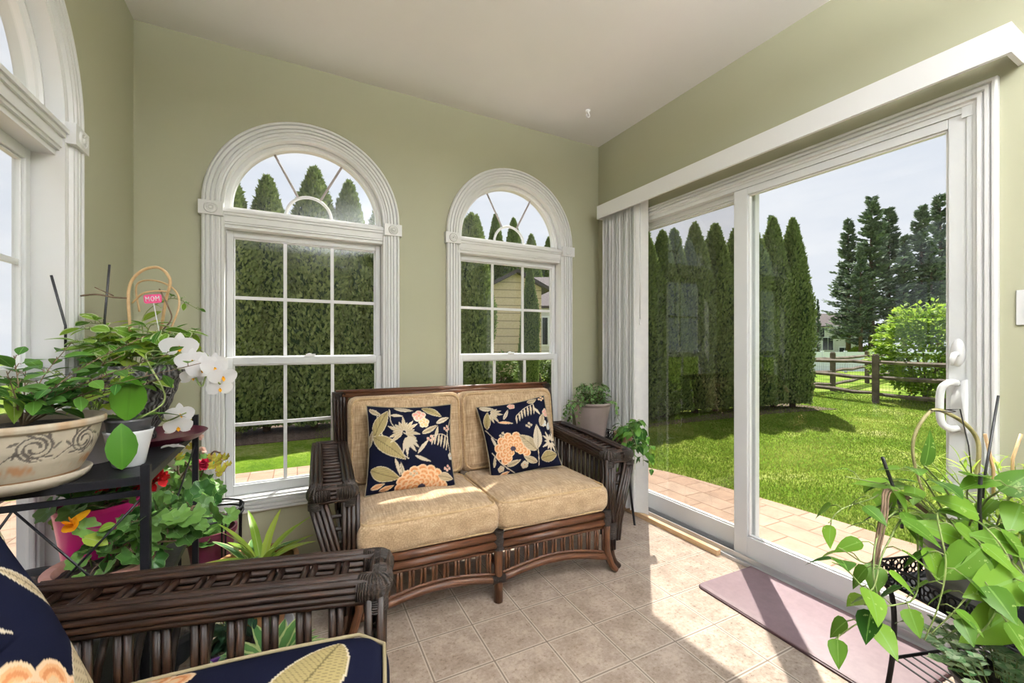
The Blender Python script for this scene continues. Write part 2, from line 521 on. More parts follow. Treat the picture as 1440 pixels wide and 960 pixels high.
BACK_WIN = [0.110, 1.412]
LEFT_WIN = [1.508, 0.206, -1.096]  # past the first: unseen windows added to let in more daylight
TH = 0.10
wall('wall_back', (0, YB, 0), (1, 0, 0), (0, 1, 0), [(XL - TH, -0.15), (XR + TH, -0.15), (XR + TH, ZC + 0.1), (XL - TH, ZC + 0.1)], [arch_loop(u) for u in BACK_WIN], TH)
wall('wall_left', (XL, 0, 0), (0, 1, 0), (-1, 0, 0), [(YF - TH, -0.15), (YB, -0.15), (YB, ZC + 0.1), (YF - TH, ZC + 0.1)], [arch_loop(u) for u in LEFT_WIN], TH)
DY0, DY1, DZ = 0.570, 2.365, 2.045
wall('wall_right', (XR, 0, 0), (0, 1, 0), (1, 0, 0), [(YF - TH, -0.15), (DY0, -0.15), (DY0, DZ), (DY1, DZ), (DY1, -0.15), (YB, -0.15), (YB, ZC + 0.1), (YF - TH, ZC + 0.1)], [], 0.17)
wall('wall_rear', (0, YF, 0), (1, 0, 0), (0, -1, 0), [(XL, 0), (XR, 0), (XR, ZC), (XL, ZC)], [], TH, 'plaster_rear')
b = MB(); b.bx(XL - 0.01, XR + 0.005, YF - 0.01, YB + 0.01, -0.15, 0.0)
o = b.build('floor', 'floor', smooth=False); o['kind'] = 'structure'
b = MB(); b.bx(XL - TH, XR + TH, YF - TH, YB + TH, ZC, ZC + 0.12)
o = b.build('ceiling', 'ceiling', smooth=False); o['kind'] = 'structure'

# ------------------------------------------------------------------ arched windows
def frame_of(O, U, W):
    O, U, W = Vector(O), Vector(U), Vector(W)
    Mx = Matrix.Identity(4)
    for i in range(3):
        Mx[i][0] = U[i]; Mx[i][1] = W[i]; Mx[i][2] = (0, 0, 1)[i]; Mx[i][3] = O[i]
    return Mx

def sweep(mb, path, prof, closed=False):
    """path of (u, z); prof of (inward offset, w); inward is to the right of travel"""
    n = len(path)
    P = [Vector((a, b)) for a, b in path]
    V = []; F = []
    for i in range(n):
        if closed:
            d0 = (P[i] - P[i - 1]).normalized(); d1 = (P[(i + 1) % n] - P[i]).normalized()
        else:
            d0 = (P[i] - P[i - 1]).normalized() if i else (P[1] - P[0]).normalized()
            d1 = (P[i + 1] - P[i]).normalized() if i < n - 1 else d0
        n0 = Vector((d0.y, -d0.x)); n1 = Vector((d1.y, -d1.x))
        nn = (n0 + n1); nn = nn / max(0.2, nn.length_squared / 2)
        for (o_, w) in prof:
            q = P[i] + nn * o_
            V.append((q.x, w, q.y))
    k = len(prof)
    for i in range(n if closed else n - 1):
        for j in range(k - 1):
            a = i * k + j; b_ = ((i + 1) % n) * k + j
            F.append((a, a + 1, b_ + 1, b_))
    if not closed:
        F.append(tuple(range(k))); F.append(tuple(range((n - 1) * k + k - 1, (n - 1) * k - 1, -1)))
    mb.add(V, F)

# w < 0 is towards the room
CAS = [(0, 0), (0, -0.026), (0.007, -0.032), (0.014, -0.032), (0.0165, -0.020), (0.019, -0.020), (0.022, -0.029), (0.034, -0.029), (0.0365, -0.018), (0.040, -0.018), (0.043, -0.028),
       (0.052, -0.028), (0.0545, -0.017), (0.058, -0.017), (0.061, -0.024), (0.068, -0.024), (0.071, -0.013), (0.080, -0.012), (0.0825, 0.0)]
def arched_window(name, O, U, W):
    root = struct(name)
    A = frame_of(O, U, W)
    def fin(mb, nm, m, smooth='auto', parent=None):
        mb.xform(A); return mb.build(nm, m, parent or root, smooth=smooth, angle=25)
    # casing round the whole opening
    hw, z0, zs = WHW + 0.0825, WZ0 - 0.055, WZS
    path = [(-hw, z0), (-hw, zs)] + [(-hw * math.cos(PI * k / 40), zs + hw * math.sin(PI * k / 40)) for k in range(1, 41)] + [(hw, z0)]
    b = MB(); sweep(b, path, CAS, closed=True); fin(b, 'casing', 'white')
    for s in (-1, 1):
        b = MB(); b.bx(s * 0.4575 - 0.052, s * 0.4575 + 0.052, -0.038, 0.0, 1.842, 1.912)
        b.lathe([(0.0, 0.008), (0.006, 0.008), (0.010, 0.003), (0.014, 0.006), (0.020, 0.003), (0.026, 0.006), (0.030, 0.0)], seg=20)
        v = b.v[-1]; b.v[-1] = np.stack([v[:, 0] + s * 0.4575, -v[:, 2] - 0.038, v[:, 1] + 1.877], 1)
        for q in range(16):
            a = 2 * PI * q / 16
            b.box((s * 0.4575 + 0.023 * math.cos(a), -0.042, 1.877 + 0.023 * math.sin(a)), (0.004, 0.004, 0.004))
        fin(b, 'corner_block', 'white')
    # jamb liner
    lp = arch_loop(0, WHW, WZ0, WZS, 40)
    b = MB(); k = len(lp)
    b2 = arch_loop(0, WHW - 0.012, WZ0 + 0.012, WZS, 40)
    V = [(u, -0.012, z) for u, z in lp] + [(u, -0.012, z) for u, z in b2] + [(u, TH, z) for u, z in b2] + [(u, TH, z) for u, z in lp]
    F = []
    for i in range(k):
        j = (i + 1) % k
        for r in range(3):
            F.append((r * k + i, r * k + j, (r + 1) * k + j, (r + 1) * k + i))
    b.add(V, F); fin(b, 'window_frame', 'white')
    # sill and head mouldings
    b = MB(); b.bx(-WHW, WHW, 0.0, TH + 0.02, WZ0 - 0.01, WZ0 + 0.028); fin(b, 'window_sill', 'white')
    b = MB()
    for (za, zb, w) in ((1.795, 1.812, 0.010), (1.812, 1.822, 0.0), (1.822, 1.856, -0.006), (1.856, 1.870, -0.014), (1.870, 1.884, -0.022), (1.884, 1.893, -0.014)):
        b.bx(-WHW - 0.001, WHW + 0.001, w, 0.085, za, zb)
    fin(b, 'head_rail', 'white')
    # arched light
    b = MB()
    R0, R1, zc = WHW - 0.012, 0.372, 1.905
    prof = [(0, 0.085), (0, 0.034), (0.020, 0.030), (0.024, 0.038), (0.031, 0.042), (0.031, 0.085)]
    path = [(-R0, 1.893), (-R0, zc)] + [(-R0 * math.cos(PI * q / 40), WZS + R0 * math.sin(PI * q / 40)) for q in range(0, 41)] + [(R0, zc), (R0, 1.893)]
    sweep(b, path, prof); b.bx(-R0, R0, 0.036, 0.085, 1.893, 1.912); sash = fin(b, 'arch_sash', 'white')
    b = MB()
    n = 40
    for w in (0.058, 0.062):
        V = [(0, w, 1.910)] + [(-R1 * math.cos(PI * q / n), w, 1.910 + R1 * math.sin(PI * q / n) * 1.01) for q in range(n + 1)]
        b.add(V, [(0, i, i + 1) if w < 0.06 else (0, i + 1, i) for i in range(1, n + 1)])
    fin(b, 'arch_pane', 'glass', smooth=False, parent=sash)
    b = MB()
    ra = 0.118
    b.tube([(-ra * math.cos(PI * q / 20), 0.060, 1.910 + ra * math.sin(PI * q / 20)) for q in range(21)], 0.009, 8)
    fin(b, 'sunburst_arch', 'white', smooth=True, parent=sash)
    b = MB()
    for a in (62, 118):
        b.tube([(ra * math.cos(rad(a)), 0.060, 1.910 + ra * math.sin(rad(a))), (R1 * math.cos(rad(a)), 0.060, 1.910 + R1 * math.sin(rad(a)))], 0.0065, 6)
    fin(b, 'sunburst_bar', 'grey_vinyl', smooth=True, parent=sash)
    # double hung sashes
    def hung(nm, u1, za, zb, w, rail_b, rail_t, stile, gz):
        b = MB()
        b.bx(-u1, -u1 + stile, w, w + 0.032, za, zb); b.bx(u1 - stile, u1, w, w + 0.032, za, zb)
        b.bx(-u1 + stile, u1 - stile, w, w + 0.032, za, za + rail_b); b.bx(-u1 + stile, u1 - stile, w, w + 0.032, zb - rail_t, zb)
        g0, g1 = -u1 + stile, u1 - stile
        q0, q1 = za + rail_b, zb - rail_t
        e = 0.007
        b.bx(g0, g0 + e, w + 0.008, w + 0.026, q0, q1); b.bx(g1 - e, g1, w + 0.008, w + 0.026, q0, q1)
        b.bx(g0, g1, w + 0.008, w + 0.026, q0, q0 + e); b.bx(g0, g1, w + 0.008, w + 0.026, q1 - e, q1)
        s_ = fin(b, nm, 'vinyl', smooth=False)
        bv = s_.modifiers.new('bevel', 'BEVEL'); bv.width = 0.003; bv.segments = 2; bv.limit_method = 'ANGLE'
        b = MB(); b.bx(g0 + 0.001, g1 - 0.001, w + 0.015, w + 0.019, q0 + 0.001, q1 - 0.001); fin(b, 'pane', 'glass', smooth=False, parent=s_)
        b = MB()
        for t in (1 / 3, 2 / 3): b.bx(g0 + (g1 - g0) * t - 0.009, g0 + (g1 - g0) * t + 0.009, w + 0.012, w + 0.022, q0 + e, q1 - e)
        zm = (q0 + q1) / 2
        b.bx(g0 + e, g1 - e, w + 0.0125, w + 0.0215, zm - 0.009, zm + 0.009)
        fin(b, 'muntin', 'white', smooth=False, parent=s_)
        return s_
    hung('upper_sash', 0.400, 1.070, 1.795, 0.066, 0.040, 0.036, 0.030, 0)
    lo = hung('lower_sash', 0.402, WZ0 + 0.028, 1.112, 0.034, 0.052, 0.040, 0.034, 0)
    b = MB()
    b.bx(-0.028, 0.028, 0.030, 0.060, 1.112, 1.118); b.box((0.006, 0.040, 1.122), (0.050, 0.012, 0.008)); b.lathe([(0.0, 0.014), (0.011, 0.012), (0.012, 0.0)], (0, 0.045, 1.116), 12)
    fin(b, 'sash_lock', 'white', parent=lo)
    return root
arched_window('window_1', (BACK_WIN[0], YB, 0), (1, 0, 0), (0, 1, 0))
arched_window('window_2', (BACK_WIN[1], YB, 0), (1, 0, 0), (0, 1, 0))
for k, y in enumerate(LEFT_WIN):
    arched_window('window_%d' % (k + 3), (XL, y, 0), (0, 1, 0), (-1, 0, 0))

# ------------------------------------------------------------------ sliding door
door = struct('door_1')
def dpart(b, nm, m, parent=None, bevel=0.0, smooth=False):
    return b.build(nm, m, parent or door, smooth=smooth, bevel=bevel)
A = frame_of((XR, 0, 0), (0, 1, 0), (1, 0, 0))
b = MB()
k = 0.062
DC = [(0, 0), (0, -0.020), (0.006, -0.026), (0.013, -0.026), (0.0155, -0.014), (0.018, -0.014), (0.021, -0.023), (0.031, -0.023), (0.0335, -0.012), (0.037, -0.012), (0.040, -0.021), (0.050, -0.021), (0.053, -0.010), (0.062, -0.010), (0.062, 0.0)]
sweep(b, [(DY0 - k, 0.0), (DY0 - k, DZ + k), (DY1 + k, DZ + k), (DY1 + k, 0.0)], DC)
b.xform(A); b.build('casing', 'white', door, smooth='auto', angle=25)
b = MB()
b.bx(XR - 0.004, XR + 0.13, DY0, DY0 + 0.018, 0, DZ); b.bx(XR - 0.004, XR + 0.13, DY1 - 0.018, DY1, 0, DZ)
b.bx(XR - 0.004, XR + 0.13, DY0, DY1, DZ - 0.022, DZ); b.bx(XR + 0.036, XR + 0.046, DY0, DY1, DZ - 0.05, DZ)
b.bx(XR - 0.007, XR + 0.001, DY0 - 0.002, DY0 + 0.030, DZ - 0.040, DZ + 0.002)
dpart(b, 'door_frame', 'vinyl')
b = MB()
b.bx(XR - 0.03, XR + 0.16, DY0, DY1, -0.02, 0.018)
b.bx(XR - 0.012, XR - 0.008, DY0, DY1, 0.018, 0.045); b.bx(XR + 0.037, XR + 0.043, DY0, DY1, 0.018, 0.05); b.bx(XR + 0.085, XR + 0.09, DY0, DY1, 0.018, 0.055); b.bx(XR + 0.005, XR + 0.010, DY0, DY1, 0.018, 0.030)
dpart(b, 'door_track', 'alum')
b = MB(); b.bx(XR + 0.011, XR + 0.035, DY0 + 0.02, DY1 - 0.02, 0.018, 0.024); dpart(b, 'track_seal', 'dark_alum')
def panel(nm, y0, y1, x, sw0, sw1, glass):
    b = MB(); z0, z1 = 0.032, DZ - 0.022
    b.bx(x, x + 0.036, y0, y0 + sw0, z0, z1); b.bx(x, x + 0.036, y1 - sw1, y1, z0, z1)
    b.bx(x, x + 0.036, y0 + sw0, y1 - sw1, z0, 0.150); b.bx(x, x + 0.036, y0 + sw0, y1 - sw1, 1.985, z1)
    p = dpart(b, nm, 'vinyl', bevel=0.003)
    g0, g1 = y0 + sw0, y1 - sw1
    b = MB(); e = 0.008
    for (a0, a1, c0, c1) in ((g0, g0 + e, 0.150, 1.985), (g1 - e, g1, 0.150, 1.985), (g0, g1, 0.150, 0.150 + e), (g0, g1, 1.985 - e, 1.985)):
        b.bx(x + 0.008, x + 0.030, a0, a1, c0, c1)
    dpart(b, 'glazing_bead', 'white', p, bevel=0.002)
    b = MB(); b.bx(x + 0.016, x + 0.020, g0 + 0.001, g1 - 0.001, 0.151, 1.984); dpart(b, 'pane', glass, p)
    return p
slide = panel('sliding_panel', 0.584, 1.500, XR + 0.002, 0.055, 0.078, 'glass')
panel('fixed_panel', 1.405, DY1 - 0.018, XR + 0.046, 0.055, 0.055, 'glass_screen')
# handle and lock on the sliding panel
hy = 0.612
b = MB(); b.lathe([(0, 0.012), (0.016, 0.010), (0.020, 0.0)], seg=20)
v = b.v[-1]; b.v[-1] = np.stack([XR + 0.002 - v[:, 2], hy + v[:, 1], 1.150 + v[:, 0] * 2.6], 1)
b.tube([(XR - 0.010, hy, 1.145), (XR - 0.026, hy + 0.002, 1.143), (XR - 0.030, hy + 0.006, 1.125), (XR - 0.028, hy + 0.010, 1.103)], [0.010, 0.010, 0.009, 0.006], 10)
b.build('thumb_lock', 'white', slide)
b = MB()
# back plate: half moon
n = 20; V = []
for w in (0.0, 0.012):
    V += [(XR + 0.002 - w, hy - 0.028, 0.955 - 0.095)] + [(XR + 0.002 - w, hy - 0.028 + 0.045 * math.sin(PI * q / n), 0.955 - 0.098 * math.cos(PI * q / n)) for q in range(n + 1)]
k = n + 2
F = [tuple(range(k)), tuple(range(2 * k - 1, k - 1, -1))] + [(i, i + k, (i + 1) % k + k, (i + 1) % k) for i in range(k)]
b.add(V, F)
pth = catmull([(XR - 0.006, hy, 1.038), (XR - 0.030, hy + 0.012, 1.040), (XR - 0.046, hy + 0.030, 1.018), (XR - 0.050, hy + 0.034, 0.955), (XR - 0.046, hy + 0.030, 0.892), (XR - 0.030, hy + 0.012, 0.870), (XR - 0.006, hy, 0.872)], 6)
b.tube(pth, 0.0115, 12)
b.build('door_handle', 'white', slide)

b = MB(); b.bx(2.116, 2.148, 1.555, 2.38, 0.0, 0.030)
o = b.build('wood_strip', 'wood_strip', smooth=False, bevel=0.002)
tag(o, 'thin strip of bare timber on the floor along the door track', 'wood strip')

# ------------------------------------------------------------------ valance, blinds, switch, hook
t = thing('blind_valance', 'long white boxed valance above the sliding glass door', 'valance')
b = MB()
b.bx(2.050, 2.066, 0.452, 2.515, 2.118, 2.216); b.bx(2.066, XR - 0.001, 0.452, 0.466, 2.118, 2.216); b.bx(2.066, XR - 0.001, 2.501, 2.515, 2.118, 2.216)
b.build('fascia', 'white', t, smooth=False, bevel=0.001)
b = MB(); b.bx(2.09, 2.13, 0.47, 2.50, 2.165, 2.195)
for y in (0.6, 1.2, 1.8, 2.4): b.bx(2.10, XR - 0.001, y, y + 0.03, 2.195, 2.20)
b.build('head_track', 'vinyl', t, smooth=False)
t = thing('vertical_blind', 'white vertical blind stacked open at the corner beside the sliding door', 'blind')
ys = [2.13 + 0.025 * i for i in range(15)]
for i, y in enumerate(ys):
    b = MB()
    ang = rad(6 + 14 * math.sin(i * 1.9)) if i else rad(52)
    w = 0.085
    V = []; F = []
    m = 6
    x0 = 2.125
    for th in (0, 0.0012):
        for q in range(m + 1):
            u = (q / m - 0.5) * w
            bow = 0.006 * (1 - (2 * q / m - 1) ** 2)
            lx = u * math.cos(ang) + (bow + th) * math.sin(ang); ly = (bow + th) * math.cos(ang) - u * math.sin(ang)
            for z in (0.035, 2.160): V.append((x0 + lx * 0.9, y + ly, z))
    g = 2 * (m + 1)
    for q in range(m):
        F.append((2 * q, 2 * q + 1, 2 * q + 3, 2 * q + 2)); F.append((g + 2 * q, g + 2 * q + 2, g + 2 * q + 3, g + 2 * q + 1))
    F += [(0, g, g + 1, 1), (2 * m, 2 * m + 1, g + 2 * m + 1, g + 2 * m), ]
    b.add(V, F)
    b.build('slat', 'blind', t, smooth='auto')
b = MB(); b.tube([(2.075, 2.10, 2.12), (2.076, 2.10, 1.35)], 0.004, 8); b.lathe([(0.0, 0.0), (0.006, 0.004), (0.006, 0.04), (0.0, 0.045)], (2.076, 2.10, 1.31), 8)
b.build('tilt_wand', 'vinyl', t)
t = thing('light_switch', 'white light switch plate on the green wall right of the door', 'light switch')
b = MB(); b.bx(XR - 0.006, XR, 0.392, 0.470, 1.245, 1.363); b.build('switch_plate', 'white', t, smooth=False, bevel=0.002)
b = MB(); b.bx(XR - 0.012, XR - 0.005, 0.416, 0.446, 1.27, 1.338); b.build('rocker', 'white', t, smooth=False, bevel=0.002)
HK = at(827, 168, 2.83); HK.z = ZC
t = thing('ceiling_hook', 'small white hook screwed into the ceiling near the corner', 'hook', HK)
b = MB(); b.lathe([(0.0, 0.0), (0.016, 0.0), (0.015, -0.012), (0.007, -0.018), (0, -0.018)], seg=16); b.build('hook_base', 'white', t)
b = MB(); b.tube(catmull([(0, 0, -0.016), (0.010, 0, -0.028), (0.012, 0, -0.040), (0, 0, -0.050), (-0.012, 0, -0.042), (-0.010, 0, -0.030)], 5), 0.0035, 8); b.build('hook_ring', 'white', t)

# fill lamps added behind the photographer; bowls bounce light off the ceiling
for (x, y) in ((1.05, -0.60), (0.60, -1.7)):
    t = thing('fill_uplight', 'added white bowl fill lamp nearest behind the photographer' if y > -1 else 'added white bowl fill lamp at the rear of the room', 'fill light', (x, y, ZC), 0, 'fill uplights')
    b = MB(); b.lathe([(0.20, 0.0), (0.20, -0.02), (0.18, -0.03), (0.0, -0.03)], seg=32); b.build('lamp_base', 'white', t)
    b = MB(); b.tube([(0, 0, -0.02), (0, 0, -0.42)], 0.012, 10); b.build('stem', 'white', t)
    b = MB(); b.lathe([(0.0, -0.50), (0.08, -0.49), (0.16, -0.46), (0.22, -0.40), (0.235, -0.36), (0.225, -0.36), (0.21, -0.395), (0.15, -0.445), (0.0, -0.48)], seg=32); b.build('bowl_shade', 'white', t)
    L = bpy.data.lights.new('fill_light', 'AREA'); L.shape = 'DISK'; L.size = 0.40; L.energy = FILL_LAMP_W; L.color = (0.93, 0.965, 1.0)
    lo = bpy.data.objects.new('fill_light', L); COL.objects.link(lo); lo.parent = t; lo.location = (0, 0, -0.37); lo.rotation_euler = (PI, 0, 0)

# ------------------------------------------------------------------ outdoors: ground
rng = np.random.default_rng(11)
def ground_z(x, y):
    d = x * sn_ + y * cs_
    return GZ - 0.71 * np.clip((d - 17.5) / 12.5, 0, 1) ** 1.3
def grass_mat():
    m = mat('lawn', (0.1, 0.2, 0.02), 0.95, spec=0.1)
    t = NT(m); o = t.obj()
    n = t.noise(1.1, 5, 0.65, o); n2 = t.noise(26, 5, 0.75, o)
    f = t.math('ADD', t.math('MULTIPLY', n, 0.6), t.math('MULTIPLY', n2, 0.4))
    t.base(t.ramp(f, [(0.38, (0.07, 0.14, 0.008)), (0.50, (0.135, 0.22, 0.015)), (0.58, (0.25, 0.30, 0.06)), (0.68, (0.38, 0.35, 0.17))]))
    t.bump(n2, 0.8, 0.05)
    return m
M['lawn'] = grass_mat()
M['blade'] = leaf_mat('grass_blade', (0.080, 0.165, 0.008), (0.36, 0.385, 0.085), trans=0.4, rough=0.6)
xs = np.concatenate([np.linspace(-40, 0, 12), np.linspace(2, 40, 30), np.linspace(45, 140, 15)])
ys = np.concatenate([np.linspace(-60, -5, 12), np.linspace(0, 40, 30), np.linspace(45, 110, 12)])
X, Y = np.meshgrid(xs, ys)
V = np.stack([X.ravel(), Y.ravel(), ground_z(X, Y).ravel() - 0.004], 1)
F = []
nx = len(xs)
for j in range(len(ys) - 1):
    for i in range(nx - 1):
        a = j * nx + i; F.append((a, a + 1, a + nx + 1, a + nx))
b = MB(); b.add(V, F); o = b.build('ground', 'lawn'); o['kind'] = 'structure'

# patio slab that bends round the corner of the room
EDGE = [(3.62, -8), (3.60, 0), (3.56, 1.5), (3.49, 2.42), (3.40, 3.05), (3.18, 3.55), (2.7, 4.15), (2.0, 4.65), (1.2, 4.9), (0.2, 5.0), (-1.5, 5.02), (-6, 5.0)]
edge = catmull([(x, y, 0) for x, y in EDGE], 6)
def paver_mat():
    m = mat('stamped_pavers', (0.5, 0.35, 0.25), 0.8, spec=0.25)
    t = NT(m); o = t.obj()
    b_ = t.new('ShaderNodeTexBrick')
    b_.offset = 0.5; b_.offset_frequency = 2; b_.squash = 0.62; b_.squash_frequency = 3
    b_.inputs['Scale'].default_value = 1.0
    b_.inputs['Brick Width'].default_value = 0.34; b_.inputs['Row Height'].default_value = 0.21
    b_.inputs['Mortar Size'].default_value = 0.006; b_.inputs['Mortar Smooth'].default_value = 0.3
    b_.inputs['Color1'].default_value = (0.29, 0.19, 0.135, 1); b_.inputs['Color2'].default_value = (0.335, 0.24, 0.18, 1)
    b_.inputs['Mortar'].default_value = (0.20, 0.12, 0.08, 1)
    v = t.mapping(o, rot=(0, 0, rad(91)))
    t.link(v, b_.inputs['Vector'])
    n = t.noise(7, 6, 0.7, o)
    c = t.mix(0.5, b_.outputs['Color'], t.mix(1.0, b_.outputs['Color'], t.ramp(n, [(0.3, 0.62), (0.7, 1.35)]), 'MULTIPLY'))
    t.base(c)
    h = t.math('SUBTRACT', t.math('MULTIPLY', n, 0.3), b_.outputs['Fac'])
    t.bump(h, 0.5, 0.012)
    return m
M['paver'] = paver_mat()
loop = [(p.x, p.y) for p in edge] + [(-6, -8)]
b = MB()
k = len(loop)
V = [(x, y, GZ + 0.012) for x, y in loop] + [(x, y, GZ - 0.10) for x, y in loop]
b.add(V, [tuple(range(k))] + [(i, i + k, (i + 1) % k + k, (i + 1) % k) for i in range(k)])
o = b.build('patio', 'paver', smooth=False); o['kind'] = 'structure'

def cards(mb, P, D, Nn, L, W, col, uvk=True, mi=0, tip=0.0):
    """kite shaped blades: base P, direction D, face normal Nn, arrays"""
    S = np.cross(D, Nn); S /= np.linalg.norm(S, axis=1)[:, None] + 1e-9
    L = L[:, None]; W = W[:, None]
    n = len(P)
    V = np.empty((n, 4, 3)); V[:, 0] = P; V[:, 1] = P + D * L * 0.45 + S * W / 2; V[:, 2] = P + D * L; V[:, 3] = P + D * L * 0.45 - S * W / 2
    UV = np.tile(np.array([(0.5, 0), (1, 0.45), (0.5, 1), (0, 0.45)], float), (n, 1))
    C = np.repeat(col, 4, axis=0)
    idx = np.arange(n * 4).reshape(n, 4).tolist()
    mb.add(V.reshape(-1, 3), idx, UV, C, mi)
def unit(a): return a / (np.linalg.norm(a, axis=1)[:, None] + 1e-9)

# grass blades, thicker near the door
def in_lawn(x, y):
    e = np.interp(y, [p[1] for p in EDGE[:6]], [p[0] for p in EDGE[:6]])
    ok1 = (y <= 3.55) & (x > e)
    d2 = np.interp(x, [p[0] for p in EDGE[::-1][:8]], [p[1] for p in EDGE[::-1][:8]])
    ok2 = (y > 3.55) & (y > np.where(x < 3.18, d2, 0))
    return ok1 | ok2
N = 230000
d = 3.2 + 11 * rng.random(N) ** 1.5
ang = rad(3) + (rad(80) - rad(3)) * rng.random(N) ** 0.8
x = d * np.sin(ang); y = d * np.cos(ang)
k = in_lawn(x, y); x, y, d = x[k], y[k], d[k]
n = len(x)
D = unit(np.stack([rng.normal(0, .42, n), rng.normal(0, .42, n), np.ones(n)], 1))
Nn = unit(rng.normal(0, 1, (n, 3)))
b = MB()
patch = (np.sin(x * 1.3 + 2 * np.sin(y * .9)) * np.sin(y * 1.7 + x * .6) + 1) / 2
cards(b, np.stack([x, y, np.full(n, GZ - 0.005)], 1), D, Nn, 0.016 + 0.018 * rng.random(n), 0.003 + 0.0009 * d, np.stack([np.clip(rng.random(n) * .6 + .5 * patch ** 3, 0, 1)] * 3, 1))
o = b.build('lawn_grass', 'blade', smooth=False)
tag(o, 'bright green mown lawn growing beyond the patio slab', 'grass', kind='stuff')

# ------------------------------------------------------------------ trees
def arb_mat():
    m = leaf_mat('arborvitae_spray', (0.045, 0.088, 0.024), (0.25, 0.315, 0.105), trans=0.25, rough=0.7)
    return m
M['arb'] = arb_mat()
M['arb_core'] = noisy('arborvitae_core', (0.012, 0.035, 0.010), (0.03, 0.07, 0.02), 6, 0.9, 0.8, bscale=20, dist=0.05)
M['bark'] = noisy('bark', (0.07, 0.045, 0.03), (0.15, 0.10, 0.07), 14, 0.9, 0.5)
def arb_variant(h, r, seed, n=15000, dense=1.0):
    g = np.random.default_rng(seed)
    ph = g.random(6) * 7
    def prof(t):   # radius share at height share t
        return np.where(t < 0.55, 0.86 + 0.14 * np.sin(np.clip(t / 0.55, 0, 1) * PI / 2), np.clip(1 - ((t - 0.55) / 0.45), 0, 1) ** 0.72)
    def lump(a, t): return 1 + 0.09 * np.sin(3 * a + ph[0] + 7 * t) + 0.07 * np.sin(5 * a + ph[1] - 11 * t) + 0.06 * np.sin(17 * t + 2 * a + ph[2])
    t = 1 - (1 - g.random(n)) ** 0.85
    a = g.random(n) * 2 * PI
    rr = r * prof(t) * lump(a, t) * (0.86 + 0.20 * g.random(n))
    P = np.stack([rr * np.cos(a), rr * np.sin(a), 0.10 + t * (h - 0.25)], 1)
    out = np.stack([np.cos(a), np.sin(a), np.zeros(n)], 1)
    D = unit(out * (0.35 + 0.4 * g.random(n))[:, None] + np.array([0, 0, 1.0]) + g.normal(0, .5, (n, 3)))
    Nn = unit(np.cross(D, np.array([0, 0, 1.0])) * 0.7 + out * 0.7 + g.normal(0, .35, (n, 3)))
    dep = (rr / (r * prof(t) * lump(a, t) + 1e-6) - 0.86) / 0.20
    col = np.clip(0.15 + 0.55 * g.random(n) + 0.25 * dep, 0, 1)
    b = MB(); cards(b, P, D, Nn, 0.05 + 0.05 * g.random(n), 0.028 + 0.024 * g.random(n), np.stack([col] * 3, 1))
    # core
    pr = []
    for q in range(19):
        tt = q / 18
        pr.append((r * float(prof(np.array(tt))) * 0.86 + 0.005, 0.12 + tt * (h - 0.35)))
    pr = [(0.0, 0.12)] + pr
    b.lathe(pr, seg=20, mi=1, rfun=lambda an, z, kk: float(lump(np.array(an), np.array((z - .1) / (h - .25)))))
    return b
ARB = []
for k in range(4):
    mb = arb_variant(4.0, 0.47, 100 + k)
    fo = mb.build('foliage', ['arb', 'arb_core'], None, smooth=False)
    tb = MB(); tb.tube([(0, 0, -0.02), (0.01, 0, 0.3)], [0.06, 0.05], 8); tr = tb.build('trunk', 'bark', None)
    ARB.append((fo.data, tr.data))
    bpy.data.objects.remove(fo); bpy.data.objects.remove(tr)
def arb(x, y, h, r, k, label, group):
    t = thing('arborvitae', label, 'tree', (x, y, GZ), (x * 7 + y * 3) % 6, group)
    for nm, me in zip(('foliage', 'trunk'), ARB[k % 4]):
        o = bpy.data.objects.new(nm, me); COL.objects.link(o); o.parent = t
        if nm == 'foliage': o.scale = (r / 0.47, r / 0.47, (h + 0.1) / 4.0)
    return t
ROW1 = [(-1.3, 7.1, 3.6, .48), (-0.72, 7.15, 3.75, .42), (-0.28, 7.35, 3.85, .42), (0.36, 7.3, 4.08, .50), (0.88, 7.35, 3.98, .42), (1.34, 7.3, 3.6, .42), (1.90, 7.3, 3.5, .46), (2.50, 7.3, 3.6, .46), (2.98, 7.25, 3.72, .40)]
ORD = ['leftmost', 'second from left', 'third from left', 'fourth from left', 'fifth from left', 'sixth from left', 'seventh from left', 'eighth from left', 'ninth from left', 'tenth from left']
for k, (x, y, h, r) in enumerate(ROW1):
    arb(x, y, h, r, k, ORD[k] + ' columnar evergreen of the hedge row behind the arched windows', 'evergreens behind the arched windows')
arb(4.52, 7.75, 3.0, 0.20, 1, 'slim columnar evergreen in front of the tan sided house', None)
ROW2 = [(4.95, 5.55, 3.5, .42), (5.48, 5.5, 3.42, .42), (5.98, 5.5, 3.35, .36), (6.42, 5.62, 3.48, .36), (6.84, 5.5, 3.62, .36), (7.36, 5.45, 3.66, .42), (7.86, 5.35, 3.62, .42), (8.34, 5.3, 3.65, .40), (8.86, 5.22, 3.95, .36), (9.20, 5.02, 3.92, .34)]
for k, (x, y, h, r) in enumerate(ROW2):
    lab = 'tall columnar evergreen at the lawn end of the row seen through the door' if k == 9 else ORD[k] + ' columnar evergreen in the dense row beyond the sliding door'
    arb(x, y, h, r, k + 1, lab, 'evergreens beyond the sliding door')

